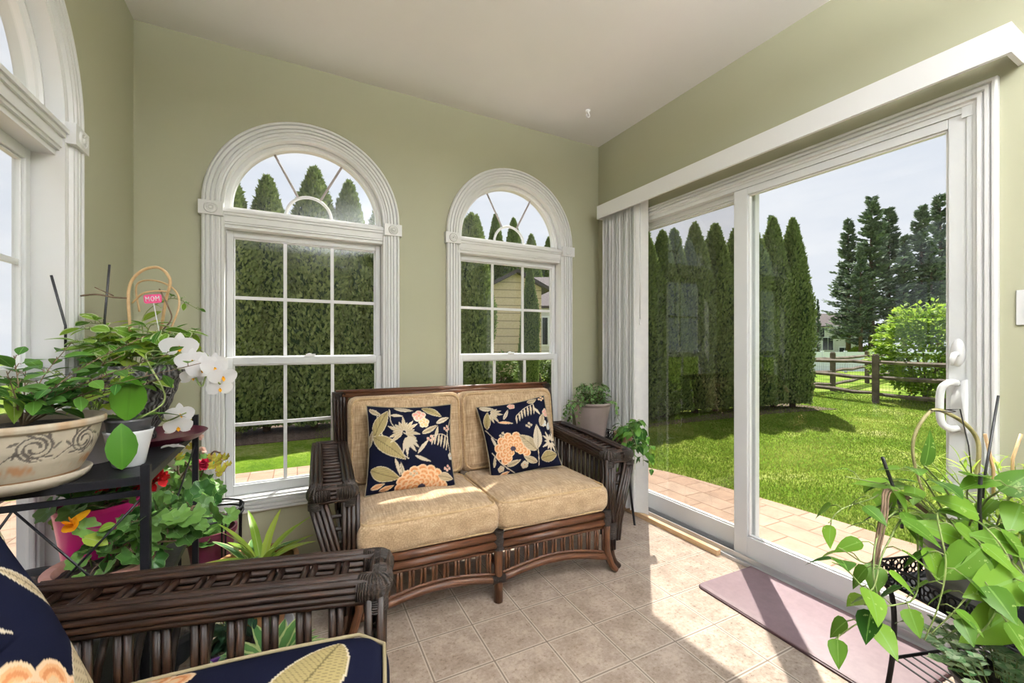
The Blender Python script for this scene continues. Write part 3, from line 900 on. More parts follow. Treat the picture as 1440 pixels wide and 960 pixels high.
# dark mulch bed under the rows
M['mulch'] = noisy('mulch', (0.05, 0.03, 0.02), (0.13, 0.08, 0.055), 30, 0.95, 0.8)
b = MB()
for pts in ([(-4.2, 6.45), (3.6, 6.45), (3.8, 8.0), (-4.2, 8.0)], [(4.4, 4.95), (8.2, 4.75), (9.75, 4.45), (9.8, 5.6), (4.4, 6.1)]):
    b.add([(x, y, GZ + 0.006) for x, y in pts] + [(x, y, GZ - 0.05) for x, y in pts], [(0, 1, 2, 3), (0, 4, 5, 1), (1, 5, 6, 2), (2, 6, 7, 3), (3, 7, 4, 0)])
o = b.build('mulch_bed', 'mulch', smooth=False); o['kind'] = 'structure'

# far conifers
M['spruce'] = leaf_mat('conifer_needles', (0.050, 0.090, 0.068), (0.27, 0.33, 0.24), trans=0.15, rough=0.8)
def conifer(h, r, seed, nb=110, per=60, bare=0.12):
    g = np.random.default_rng(seed)
    P = []; D = []; Nn = []; C = []; L = []; W = []
    tb = MB(); tb.tube([(0, 0, -0.1), (0.05, 0.03, h * .5), (0, 0, h * .97)], [h * .018, h * .011, h * .002], 8)
    for k in range(nb):
        t = bare + (0.99 - bare) * (k + g.random()) / nb
        a = g.random() * 2 * PI
        prof = (1 - t) ** 1.0 * (0.55 + 0.75 * g.random()) + 0.012
        if t < 0.3: prof *= 0.6 + 1.3 * (t - bare + .05)
        ln = r * min(prof, 1.0)
        z0 = t * h
        up = 0.35 * t - 0.15 + 0.2 * g.random()
        dr = np.array([math.cos(a), math.sin(a), up])
        base = np.array([0, 0, z0])
        if ln > 0.6: tb.tube([tuple(base), tuple(base + dr * ln * .8)], [0.035, 0.008], 4)
        s = g.random(per) ** 0.7
        side = np.array([-math.sin(a), math.cos(a), 0])
        q = base + dr * (s * ln)[:, None] + side * (g.normal(0, .15, per) * ln * (0.25 + s * .6))[:, None]
        q[:, 2] += 0.12 * ln * s * s - 0.25 * np.abs(g.normal(0, .35, per))
        P.append(q)
        D.append(unit(dr * 0.9 + side * g.normal(0, .7, per)[:, None] + np.array([0, 0, 0.25]) + g.normal(0, .2, (per, 3))))
        Nn.append(unit(np.array([0, 0, 1.0]) + g.normal(0, .5, (per, 3))))
        L.append((0.22 + .22 * g.random(per)) * (h / 13)); W.append((0.09 + .08 * g.random(per)) * (h / 13) * 1.3)
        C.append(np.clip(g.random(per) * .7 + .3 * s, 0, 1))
    b = MB(); c = np.concatenate(C)
    cards(b, np.concatenate(P), np.concatenate(D), np.concatenate(Nn), np.concatenate(L), np.concatenate(W), np.stack([c] * 3, 1))
    fo = b.build('foliage', 'spruce', None, smooth=False); tr = tb.build('trunk', 'bark', None)
    r_ = (fo.data, tr.data); bpy.data.objects.remove(fo); bpy.data.objects.remove(tr)
    return r_
CON = [conifer(13, 3.0, 5, 150, 60, .16), conifer(13, 2.7, 6, 140, 60, .18), conifer(11, 1.9, 7, 80, 45, .10)]
FAR = [(1226, 275, 34, 0, 1.05), (1193, 308, 36, 1, .95), (1250, 292, 37, 1, 1.1), (1296, 288, 35, 0, 1.0), (1322, 272, 38, 1, 1.0), (1272, 330, 33, 1, 1.0), (1210, 345, 33, 1, .9), (1310, 340, 33, 1, .95),
       (1086, 303, 33, 2, 1.0), (1119, 316, 31, 2, .9), (1060, 335, 34, 2, 1), (1150, 420, 36, 1, .5)]
SPL = {1226: 'tallest pointed spruce in the middle of the group behind the white fence', 1193: 'leftmost spruce of the big group behind the white fence', 1250: 'spruce just right of the tallest one behind the fence', 1296: 'dark spruce rising above the lime green shrub', 1322: 'tall spruce cut by the door stile at the right of the glass',
       1272: 'shorter spruce between the tallest and the rightmost spruces', 1210: 'shorter spruce in front at the left of the big group', 1310: 'lower spruce right behind the lime green shrub', 1086: 'narrow spruce peeking over the hedge, left of two', 1119: 'narrow spruce with open branches right of the hedge end', 1060: 'narrow spruce mostly hidden behind the door mullion'}
for k, (px, top, d, v, ws) in enumerate(FAR):
    d += 6
    p = at(px, 484, d); z = float(ground_z(p.x, p.y))
    h = EYE + (484.2 - top) / FOC * d - z
    lab, gp = 'tall dark spruce in the group behind the white vinyl fence', 'spruces behind the white fence'
    lab = SPL.get(px, lab)
    if v == 2: gp = 'narrow spruces behind the arborvitae row'
    if px == 1150: lab, gp = 'low open conifer in front of the white neighbouring house', None
    t = thing('spruce_tree', lab, 'tree', (p.x, p.y, z), (px * 1.7) % 6, gp)
    for nm, me in zip(('foliage', 'trunk'), CON[v]):
        o = bpy.data.objects.new(nm, me); COL.objects.link(o); o.parent = t
        hh = 11 if v == 2 else 13
        o.scale = (ws * h / hh, ws * h / hh, h / hh)
# trees behind the tan house and far hedge line
for k, (px, top, d) in enumerate(((655, 303, 20), (670, 298, 19), (697, 297, 21), (722, 303, 20), (747, 326, 20), (772, 330, 22))):
    d += 8
    p = at(px, 484, d); h = EYE + (484.2 - top) / FOC * d - GZ
    arb(p.x, p.y, h, 0.85, k, ORD[k] + ' of the pointed evergreens behind the tan sided house', 'evergreens behind the tan house')

# bright green shrub by the rail fence
M['maple'] = leaf_mat('light_green_leaf', (0.11, 0.25, 0.025), (0.42, 0.52, 0.07), trans=0.45, rough=0.6)
def bush(n, rx, ry, rz, seed, layers=0.0, L=0.09, W=0.05, zc=None):
    g = np.random.default_rng(seed)
    dr = unit(g.normal(0, 1, (n, 3)))
    rr = (0.55 + 0.45 * g.random(n) ** 0.4)
    a = np.arctan2(dr[:, 1], dr[:, 0])
    rr *= 1 + .12 * np.sin(4 * a + 3 * dr[:, 2] + seed) + .10 * np.sin(9 * dr[:, 2] + 3 * a)
    P = dr * rr[:, None] * np.array([rx, ry, rz]); P[:, 2] += zc if zc is not None else rz
    if layers: P[:, 2] = P[:, 2] + layers * np.sin(P[:, 2] / layers * 2 + 2 * a)
    D = unit(dr * np.array([1, 1, .3]) + g.normal(0, .4, (n, 3)))
    Nn = unit(np.array([0, 0, 1.0]) + g.normal(0, .45, (n, 3)))
    b = MB(); c = np.clip(g.random(n) * .6 + .5 * (rr - .6), 0, 1)
    cards(b, P, D, Nn, L * (0.7 + .6 * g.random(n)), W * (0.7 + .6 * g.random(n)), np.stack([c] * 3, 1))
    return b
p = at(1302, 560, 9.6)
t = thing('shrub', 'bright lime green shrub growing at the split rail fence', 'shrub', (p.x, p.y, GZ), 0.4)
bush(9000, 0.88, 0.9, 0.95, 3, 0.06, 0.11, 0.06, 1.16).build('foliage', 'maple', t, smooth=False)
b = MB()
for k in range(7):
    a = k * 0.9
    b.tube(catmull([(0, 0, -0.02), (0.1 * math.cos(a), 0.1 * math.sin(a), 0.35), (0.45 * math.cos(a), 0.45 * math.sin(a), 1.1)], 4), [0.03] * 4 + [0.02] * 4 + [0.01], 6)
b.build('trunk', 'bark', t)
for (px, d, s_, lab) in ((705, 12.5, .5, 'low green shrub below the tan sided wall'), (760, 11, .45, 'leafy shrub at the corner of the tan sided house'), (1215, 40, 0.9, 'yellow green bush beside the white house')):
    p = at(px, 484, d); z = float(ground_z(p.x, p.y))
    t = thing('shrub', lab, 'shrub', (p.x, p.y, z), 0.4)
    bush(2500, s_ * 1.3, s_ * 1.3, s_, int(px), 0, 0.1 * (1 + d / 30), 0.05 * (1 + d / 30)).build('foliage', 'maple' if px == 1215 else 'arb', t, smooth=False)
    b = MB(); b.tube([(0, 0, -0.02), (0, 0, s_)], 0.03, 6); b.build('trunk', 'bark', t)

# ------------------------------------------------------------------ fences
M['old_wood'] = noisy('weathered_rail', (0.075, 0.055, 0.042), (0.17, 0.13, 0.10), 5, 0.9, 0.6, stretch=(1, 1, 1), bscale=40)
M['fence_white'] = mat('white_vinyl_fence', (0.80, 0.84, 0.92), 0.5)
P0, P1, P2 = (12.15, 6.45), (11.6, 4.57), (11.35, 3.0)
runs = [((12.15, 6.45), (11.6, 4.57)), ((11.6, 4.57), (11.25, 2.3)), ((11.25, 2.3), (10.9, 0.0)), ((12.15, 6.45), (13.55, 6.32)), ((13.55, 6.32), (17.3, 7.05)), ((17.3, 7.05), (20.8, 7.7)), ((12.15, 6.45), (10.6, 7.0)),]
t = thing('rail_fence', 'weathered brown split rail fence crossing the lawn', 'fence', (11.6, 4.57, GZ))
o0 = Vector((11.6, 4.57))
seen = []
for (a, c) in runs:
    for p in (a, c):
        if p in seen: continue
        seen.append(p)
        b = MB(); q = Vector(p) - o0
        b.box((q.x, q.y, 0.52), (0.12, 0.12, 1.08), rot=Matrix.Rotation(0.25, 3, 'Z')); b.box((q.x, q.y, 1.07), (0.09, 0.09, 0.03))
        b.build('post', 'old_wood', t, smooth=False, bevel=0.012)
    A_, B_ = Vector(a) - o0, Vector(c) - o0
    for z in (0.20, 0.55, 0.90):
        b = MB(); g = [random.uniform(-.02, .02) for _ in range(5)]
        b.tube([(A_.x + (B_.x - A_.x) * s, A_.y + (B_.y - A_.y) * s, z + g[k]) for k, s in enumerate((0, .25, .5, .75, 1))], [.035, .048, .05, .048, .035], 5)
        b.build('rail', 'old_wood', t, smooth=False)
# wire mesh of the fence
M['wire'] = mat('fence_wire', (0.10, 0.10, 0.09), 0.6)
b = MB()
for (a, c) in runs[:2]:
    A_, B_ = Vector(a) - o0, Vector(c) - o0
    n = int((B_ - A_).length / 0.06)
    for k in range(n):
        q = A_.lerp(B_, k / n); b.box((q.x + 0.05, q.y, 0.42), (0.002, 0.002, 0.82))
    for z in np.arange(0.02, 0.85, 0.08):
        m_ = (A_ + B_) / 2; L_ = (B_ - A_).length; an = math.atan2(B_.y - A_.y, B_.x - A_.x)
        b.box((m_.x + 0.05, m_.y, float(z)), (L_, 0.002, 0.002), rot=Matrix.Rotation(an, 3, 'Z'))
b.build('wire_mesh', 'wire', t, smooth=False)
t = thing('vinyl_fence', 'long white vinyl privacy fence in front of the dark spruces', 'fence', at(1200, 484, 30))
t.location.z = 0
base = Vector(t.location)
q0, q1 = at(1060, 484, 31), at(1460, 484, 29.5)
nseg = 12
for k in range(nseg + 1):
    p = q0.lerp(q1, k / nseg); z = float(ground_z(p.x, p.y)); l = p - base
    b = MB(); b.bx(l.x - .07, l.x + .07, l.y - .07, l.y + .07, z, z + 1.50); b.box((l.x, l.y, z + 1.53), (.17, .17, .05)); b.build('post', 'fence_white', t, smooth=False)
    if k < nseg:
        p2 = q0.lerp(q1, (k + 1) / nseg); m_ = (p + p2) / 2 - base; an = math.atan2(p2.y - p.y, p2.x - p.x)
        L_ = (p2 - p).length; R_ = Matrix.Rotation(an, 3, 'Z')
        b = MB(); b.box((m_.x, m_.y, z + .75), (L_, .03, 1.34), rot=R_); b.box((m_.x, m_.y, z + 1.42), (L_, .06, .10), rot=R_); b.box((m_.x, m_.y, z + .12), (L_, .06, .10), rot=R_)
        b.build('fence_panel', 'fence_white', t, smooth=False)

# ------------------------------------------------------------------ houses
def siding(name, c1, c2, pitch=0.13):
    m = mat(name, c1, 0.7)
    t = NT(m); sx = t.new('ShaderNodeSeparateXYZ'); t.link(t.obj(), sx.inputs[0])
    f = t.math('FRACT', t.math('MULTIPLY', sx.outputs[2], 1 / pitch))
    n = t.noise(12, 4, 0.7, t.obj())
    t.base(t.mix(t.math('LESS_THAN', f, 0.10), t.ramp(n, [(0.3, c1), (0.7, c2)]), tuple(x * 0.5 for x in c1)))
    t.bump(f, 0.8, 0.02)
    return m
M['tan_siding'] = siding('tan_lap_siding', (0.62, 0.45, 0.31), (0.76, 0.57, 0.42), 0.26)
M['white_siding'] = siding('white_lap_siding', (0.62, 0.62, 0.66), (0.70, 0.70, 0.73), 0.25)
M['roof'] = noisy('mauve_grey_shingle', (0.065, 0.05, 0.055), (0.10, 0.075, 0.08), 20, 0.9, 0.4)
M['dark_glass'] = mat('dark_window_glass', (0.03, 0.035, 0.045), 0.1)
def house(name, label, loc, rz, W_, D_, H_, roofh, wm, wins, ridge_x=True):
    t = thing(name, label, 'house', loc, rz)
    b = MB(); b.bx(-W_ / 2, W_ / 2, 0, D_, -0.3, H_)
    if not ridge_x:
        b.add([(-W_ / 2, 0, H_), (W_ / 2, 0, H_), (0, 0, H_ + roofh), (-W_ / 2, D_, H_), (W_ / 2, D_, H_), (0, D_, H_ + roofh)], [(0, 1, 2), (5, 4, 3)])
    b.build('wall', wm, t, smooth=False)
    b = MB(); e = 0.25; th = 0.12
    if ridge_x:
        for s in (0, 1):
            y0 = -e if s == 0 else D_ + e
            V = [(-W_ / 2 - e, y0, H_ - .1), (W_ / 2 + e, y0, H_ - .1), (W_ / 2 + e, D_ / 2, H_ + roofh), (-W_ / 2 - e, D_ / 2, H_ + roofh)]
            b.add(V + [(x, y, z + th) for x, y, z in V], [(0, 1, 2, 3), (7, 6, 5, 4), (0, 4, 5, 1), (1, 5, 6, 2), (2, 6, 7, 3), (3, 7, 4, 0)])
        for sx in (-W_ / 2, W_ / 2): pass
    else:
        for s in (-1, 1):
            V = [(s * (W_ / 2 + e), -e, H_ - .15), (s * (W_ / 2 + e), D_ + e, H_ - .15), (0, D_ + e, H_ + roofh), (0, -e, H_ + roofh)]
            b.add(V + [(x, y, z + th) for x, y, z in V], [(0, 1, 2, 3), (7, 6, 5, 4), (0, 4, 5, 1), (1, 5, 6, 2), (2, 6, 7, 3), (3, 7, 4, 0)])
    b.build('roof', 'roof', t, smooth=False)
    for (x, z, w, h) in wins:
        b = MB(); b.bx(x - w / 2 - .08, x + w / 2 + .08, -0.05, 0.0, z - .08, z + h + .08); f = b.build('window', 'fence_white', t, smooth=False)
        b = MB(); b.bx(x - w / 2, x - .02, -0.07, -0.05, z, z + h); b.bx(x + .02, x + w / 2, -0.07, -0.05, z, z + h); b.build('pane', 'dark_glass', f, smooth=False)
    return t
# tan house seen through the second arched window
p = at(726, 484, 14.3); p.z = GZ
house('neighbour_house', 'tan sided house gable seen through the right arched window', p, -rad(27.87) * 0.6, 1.75, 4.0, 3.25, 0.45, 'tan_siding', [], ridge_x=False)
p = at(792, 484, 19); p.z = GZ
house('neighbour_house', 'white sided house with mauve roof at the right edge of the second arched window', p, -rad(30), 2.4, 5, 3.0, 1.6, 'white_siding', [(-0.95, 1.3, .5, 1.2)], ridge_x=True)
p = at(1150, 484, 52); p.z = -0.9
house('neighbour_house', 'white two storey house beyond the white fence', p, -rad(62), 8.0, 6, 4.3, 1.6, 'white_siding', [(1.0, 1.4, 1.0, 1.5), (-1.2, .6, .8, 1.5), (2.6, .4, 1.0, 1.3), (-2.6, 2.8, .8, 1.3), (0.2, 3.0, .9, 1.1)], ridge_x=True)

# ------------------------------------------------------------------ rattan furniture
def bundle(mb, pts, offs, r, ref=(0, 0, 1), seg=8, mi=0):
    """canes running side by side: offs are (sideways, up) in metres"""
    P = [Vector(p) for p in pts]; ref = Vector(ref)
    n = len(P)
    for (a, c) in offs:
        Q = []
        for i in range(n):
            t = (P[min(i + 1, n - 1)] - P[max(i - 1, 0)]).normalized()
            s = t.cross(ref); s = s.normalized() if s.length > 1e-6 else Vector((1, 0, 0))
            u = s.cross(t).normalized()
            Q.append(P[i] + s * a + u * c)
        mb.tube(Q, r * random.uniform(0.94, 1.05), seg, mi=mi)
RAIL = [(-0.016, 0.014), (0.0, 0.018), (0.016, 0.014), (-0.019, -0.001), (0.019, -0.001), (-0.018, -0.017), (0.018, -0.017), (-0.014, -0.031), (0.002, -0.033), (0.015, -0.031)]
RAIL_ = [(-0.019, 0.014), (0.0, 0.018), (0.019, 0.014), (-0.021, -0.006), (0.021, -0.006), (-0.019, -0.026), (0.0, -0.028), (0.019, -0.026)]
POST = [(-0.030, -0.013), (-0.013, -0.016), (0.004, -0.017), (0.021, -0.015), (-0.030, 0.012), (-0.012, 0.014), (0.006, 0.014), (0.022, 0.012)]
POST_ = [(-0.024, -0.012), (0.0, -0.014), (0.024, -0.012), (-0.024, 0.012), (0.0, 0.014), (0.024, 0.012)]
def wrap(mb, pts, r, sq=1.0):
    P = catmull(pts, 9)
    mb.tube(P, [r * (1.0 + 0.022 * (i % 2)) for i in range(len(P))], 14)
def arm(root, s, xi, xo, y0, y1, zf, zb, pitch, zseat=0.30, seatpt=None, lab=None):
    """one arm with its legs: s = -1 left, +1 right; xi inner and xo outer, as distances from the middle"""
    xi *= s; xo *= s
    a = MB()
    bundle(a, catmull([(xi, y0 + 0.03, zf), (xi, (y0 + y1) / 2, (zf + zb) / 2 + 0.004), (xi, y1, zb)], 6), RAIL, 0.0088)
    bundle(a, catmull([(xo, y0 + 0.03, zf), (xo, (y0 + y1) / 2, (zf + zb) / 2 + 0.004), (xo, y1, zb)], 6), RAIL, 0.0088)
    bundle(a, [(xi, y0 + 0.012, zf), (xo, y0 + 0.012, zf)], RAIL, 0.0088)
    bundle(a, [(xi, y1, zb), (xo, y1, zb)], RAIL[:4], 0.0088)
    n = int((y1 - y0 - 0.10) / pitch)
    for k in range(n):
        t = (k + 0.75) / n
        y = y0 + 0.05 + (y1 - y0 - 0.08) * t; z = zf + (zb - zf) * t + 0.006
        for dy in ((-0.0095, 0.0095) if pitch > .05 else (0,)):
            a.tube([(xi, y + dy, z), (xo, y + dy, z)], 0.0085, 7)
    arm_ = a.build('arm', 'rattan', root)
    for x, sx in ((xi, -s), (xo, s)):
        w = MB()
        wrap(w, [(x - sx * 0.050, y0 + 0.012, zf - 0.005), (x - sx * 0.012, y0 + 0.010, zf - 0.005), (x + sx * 0.004, y0 + 0.022, zf - 0.006), (x, y0 + 0.060, zf - 0.004)], 0.0315)
        wrap(w, [(x, y0 + 0.018, zf - 0.03), (x, y0 + 0.018, zf - 0.060)], 0.029)
        w.build('binding', 'wrap', arm_)
    # side panel: spindles under both rails
    p = MB()
    xl = s * (abs(xi) + 0.015)
    m = int((y1 - y0 - 0.06) / pitch)
    for k in range(m):
        t = (k + 0.9) / m
        if t > 1: continue
        y = y0 + 0.045 + (y1 - y0 - 0.06) * t; z = zf + (zb - zf) * t - 0.03
        for dy in ((-0.009, 0.009) if pitch > .05 else (0,)):
            p.tube([(xi, y + dy, zseat - 0.01), (xi, y + dy, z)], 0.0088, 7)
        if pitch > .05: p.tube([(xl, y + 0.012, zseat - 0.05), (s * (abs(xi) * .45 + abs(xo) * .55), y + 0.012, (z + zseat) / 2 + .02), (xo, y + 0.012, z)], 0.0088, 7)
    bundle(p, [(xi, y0 + 0.03, zseat - 0.02), (xi, y1, zseat - 0.02)], [(0, 0.012), (0, -0.012), (s * 0.02, 0.0)], 0.013)
    p.build('side_panel', 'rattan', root)
    # front post: inner bundle, slanted outer bundle, rungs, flared feet
    f = MB()
    bundle(f, [(xi, y0 + 0.022, 0.10), (xi, y0 + 0.022, zf - 0.02)], POST, 0.0092, ref=(0, 1, 0))
    bundle(f, [(xi + s * 0.030, y0 + 0.022, 0.15), (xi + s * 0.045, y0 + 0.022, 0.26), (xo, y0 + 0.022, zf - 0.03)], POST, 0.0092, ref=(0, 1, 0))
    for k in range(4):
        z = zseat + 0.04 + k * (zf - zseat - 0.09) / 4
        t = (z - 0.26) / (zf - 0.29)
        xe = xi + s * 0.045 + (xo - xi - s * 0.045) * t
        f.tube([(xi, y0 + 0.02, z), (xe, y0 + 0.02, z)], 0.008, 6)
    for dx in (-0.014, 0.014):
        f.tube(catmull([(xi + dx, y0 + 0.02, 0.20), (xi + dx, y0 + 0.016, 0.10), (xi + dx + s * 0.010, y0 + 0.006, 0.045), (xi + dx + s * 0.035, y0 - 0.004, 0.012)], 6), 0.0165, 10)
    f.build('leg', 'rattan', root)
    w = MB(); wrap(w, [(xi + s * 0.012, y0 + 0.022, 0.245), (xi + s * 0.010, y0 + 0.022, 0.20), (xi + s * 0.008, y0 + 0.022, 0.165)], 0.038); w.build('binding', 'wrap', root)
    # back leg
    f = MB()
    bundle(f, [(xi, y1 + 0.02, 0.0), (xi, y1, zseat), (xi, y1 + 0.005, zb)], POST[:4], 0.010, ref=(0, 1, 0))
    f.build('leg', 'rattan', root)
    return arm_

def love_seat():
    t = thing('loveseat', 'dark brown rattan loveseat with tan cushions below the right arched window', 'loveseat', (0.856, 1.757, 0), rad(-3.5))
    XI, XO, Y1 = 0.638, 0.762, 0.70
    arm(t, -1, XI, XO, 0.0, Y1, 0.597, 0.632, 0.042)
    arm(t, 1, XI, XO, 0.0, Y1, 0.597, 0.632, 0.042)
    # seat frame
    f = MB()
    for s in (-1, 1):
        xa, xb = (0.015 * s, (XI - 0.03) * s)
        f.tube([(xa, -0.006, 0.300), (xb, -0.006, 0.300)], 0.0185, 10); f.tube([(xa, -0.008, 0.262), (xb, -0.008, 0.262)], 0.0175, 10)
    for y in (0.3, 0.66): f.tube([(-XI, y, 0.275), (XI, y, 0.275)], 0.018, 8)
    for x in (-0.31, 0.0, 0.31): f.tube([(x, 0.0, 0.288), (x, 0.68, 0.288)], 0.013, 8)
    for y in np.arange(0.05, 0.66, 0.06): f.tube([(-XI, float(y), 0.303), (XI, float(y), 0.303)], 0.006, 6)
    f.build('seat_frame', 'rattan_red', t)
    ap = MB()
    for s in (-1, 1):
        xa, xb = 0.012 * s, (XI - 0.028) * s
        def arc(x): u = abs(x) / (XI - 0.03); return 0.100 + 0.045 * math.sin(PI * u) - 0.02 * u
        P = [(xa + (xb - xa) * k / 14, -0.006, arc(xa + (xb - xa) * k / 14)) for k in range(15)]
        ap.tube(P, 0.017, 10); ap.tube([(x, y, z + 0.024) for x, y, z in P], 0.007, 6)
        ap.tube([(xa, -0.004, 0.234), (xb, -0.004, 0.234)], 0.0065, 6)
        n = 12
        for k in range(n):
            x = xa + (xb - xa) * (k + 0.7) / n
            for dx in (-0.0075, 0.0075): ap.tube([(x + dx, -0.002, arc(x)), (x + dx, -0.002, 0.245)], 0.0066, 6)
    ap.build('front_apron', 'rattan_red', t)
    f = MB(); f.tube([(0, -0.004, 0.318), (0, -0.004, 0.0)], 0.021, 12); f.tube([(0, 0.66, 0.29), (0, 0.67, 0.0)], 0.02, 10); f.tube([(0, 0.0, 0.16), (0, 0.66, 0.20)], 0.013, 8)
    f.build('leg', 'rattan_red', t)
    for s in (-1, 1):
        f = MB(); f.tube([(s * (XI - 0.035), -0.012, 0.32), (s * (XI - 0.035), -0.012, 0.12), (s * (XI - 0.01), -0.02, 0.04), (s * (XI + 0.015), -0.028, 0.012)], [0.018, 0.018, 0.016, 0.014], 10)
        f.build('leg', 'rattan_red', t)
    for pts, r_ in (([(0, -0.004, 0.325), (0, -0.004, 0.29), (0, -0.004, 0.24)], 0.0255), ([(-0.03, -0.006, 0.105), (0, -0.006, 0.108), (0.03, -0.006, 0.105)], 0.022),
                    ([(-(XI - 0.035), -0.012, 0.325), (-(XI - 0.035), -0.012, 0.25)], 0.0225), ([(XI - 0.035, -0.012, 0.325), (XI - 0.035, -0.012, 0.25)], 0.0225)):
        w = MB(); wrap(w, pts, r_); w.build('binding', 'wrap', t)
    # back: posts, rails, slats
    for s in (-1, 1):
        f = MB()
        bundle(f, catmull([(s * (XI + 0.005), Y1 - 0.02, 0.28), (s * (XI + 0.012), Y1 + 0.005, 0.66), (s * (XI + 0.018), Y1 + 0.045, 0.905)], 6), POST, 0.0092, ref=(0, 1, 0))
        f.build('back_post', 'rattan', t)
    f = MB()
    bundle(f, [(-XI - 0.03, Y1 + 0.045, 0.900), (XI + 0.03, Y1 + 0.045, 0.900)], [(0, 0.012), (-0.012, -0.008), (0.012, -0.008)], 0.014)
    bundle(f, [(-XI, Y1 - 0.02, 0.33), (XI, Y1 - 0.02, 0.33)], [(0, 0.012), (0, -0.012)], 0.014)
    for k in range(22):
        x = -XI + 2 * XI * (k + .5) / 22
        f.tube([(x, Y1 - 0.018, 0.33), (x, Y1 + 0.008, 0.66), (x, Y1 + 0.045, 0.89)], 0.008, 6)
    f.build('back_frame', 'rattan_red', t)
    for s in (-1, 1):
        w = MB(); wrap(w, [(s * (XI + 0.018), Y1 + 0.045, 0.86), (s * (XI + 0.018), Y1 + 0.046, 0.915)], 0.032)
        w.build('binding', 'wrap', t)
    return t
LS = love_seat()

def cushion(name, label, cat, W_, D_, H_, loc, rot, group, crown=0.02, rc=0.045, m='tan', tuft=0.0):
    """box cushion with soft edges; W along x, D along y, H along z, origin at the middle"""
    n = 22
    t = thing(name, label, cat, loc, 0, group); t.rotation_euler = rot
    V = []; F = []; idx = {}
    def key(p): return tuple(round(q, 5) for q in p)
    hx, hy, hz = W_ / 2, D_ / 2, H_ / 2
    def warp(u, v, w):
        p = Vector((u * hx, v * hy, w * hz))
        q = Vector((max(-hx + rc, min(hx - rc, p.x)), max(-hy + rc, min(hy - rc, p.y)), max(-hz + rc * .8, min(hz - rc * .8, p.z))))
        d = p - q
        if d.length > 1e-9:
            q = q + d.normalized() * min(rc, max(abs(d.x), abs(d.y), abs(d.z)))
        else: q = p
        cr = (1 - abs(u) ** 2.6) * (1 - abs(v) ** 2.6)
        q.z += (1 if w > 0 else -0.35) * crown * cr * abs(w)
        bul = (1 - w * w)
        q.x += u * 0.010 * bul * (abs(u) > .7); q.y += v * 0.010 * bul * (abs(v) > .7)
        q.z += 0.003 * math.sin(u * 9 + v * 4) * abs(w) + 0.002 * math.sin(v * 15 - u * 3)
        return q
    for ax in range(3):
        for sg in (-1, 1):
            for i in range(n):
                for j in range(n):
                    quad = []
                    for (a, c) in ((i, j), (i + 1, j), (i + 1, j + 1), (i, j + 1)):
                        g = [math.sin((2 * a / n - 1) * PI / 2 * .92) / math.sin(PI / 2 * .92), math.sin((2 * c / n - 1) * PI / 2 * .92) / math.sin(PI / 2 * .92)]
                        p = [0, 0, 0]; p[ax] = sg; p[(ax + 1) % 3] = g[0]; p[(ax + 2) % 3] = g[1]
                        kk = key(p)
                        if kk not in idx: idx[kk] = len(V); V.append(tuple(warp(*p)))
                        quad.append(idx[kk])
                    F.append(tuple(quad) if sg > 0 else tuple(reversed(quad)))
    b = MB(); b.add(V, F); b.build('cover', m, t)
    for sz in (1, -1):
        P = []
        k = 14
        r2 = rc * 0.9
        e = 0.012
        for (cx, cy, a0) in ((hx - r2 - e, hy - r2 - e, 0), (-hx + r2 + e, hy - r2 - e, 90), (-hx + r2 + e, -hy + r2 + e, 180), (hx - r2 - e, -hy + r2 + e, 270)):
            for q in range(7):
                a = rad(a0 + 15 * q)
                P.append((cx + (r2 + 0.003) * math.cos(a), cy + (r2 + 0.003) * math.sin(a), sz * (hz - 0.011)))
        Q = []
        for i in range(len(P)):
            a, c = Vector(P[i]), Vector(P[(i + 1) % len(P)])
            m_ = 8 if (c - a).length > 0.1 else 1
            for q in range(m_):
                p = a.lerp(c, q / m_)
                Q.append(p)
        b = MB(); b.tube(Q, 0.0062, 8, closed=True); b.build('piping', 'piping', t)
    return t
def on_ls(x, y, z): # loveseat coordinates to room
    return LS.matrix_basis @ Vector((x, y, z)) if False else Matrix.Translation(LS.location) @ Matrix.Rotation(rad(-3.5), 4, 'Z') @ Vector((x, y, z))
RZ = rad(-3.5)
for s, lab in ((-1, 'tan seat cushion at the left of the loveseat in the sun'), (1, 'tan seat cushion at the right of the loveseat')):
    cushion('seat_cushion', lab, 'cushion', 0.604, 0.57, 0.138, on_ls(s * 0.304, 0.262, 0.384), (rad(-1.0), 0, RZ), 'loveseat seat cushions', 0.022)
for s, lab in ((-1, 'tan back cushion standing at the left of the loveseat'), (1, 'tan back cushion standing at the right, sunlit along its top')):
    cushion('back_cushion', lab, 'cushion', 0.600, 0.445, 0.135, on_ls(s * 0.304, 0.600, 0.668), (rad(90 - 9), 0, RZ), 'loveseat back cushions', 0.030)

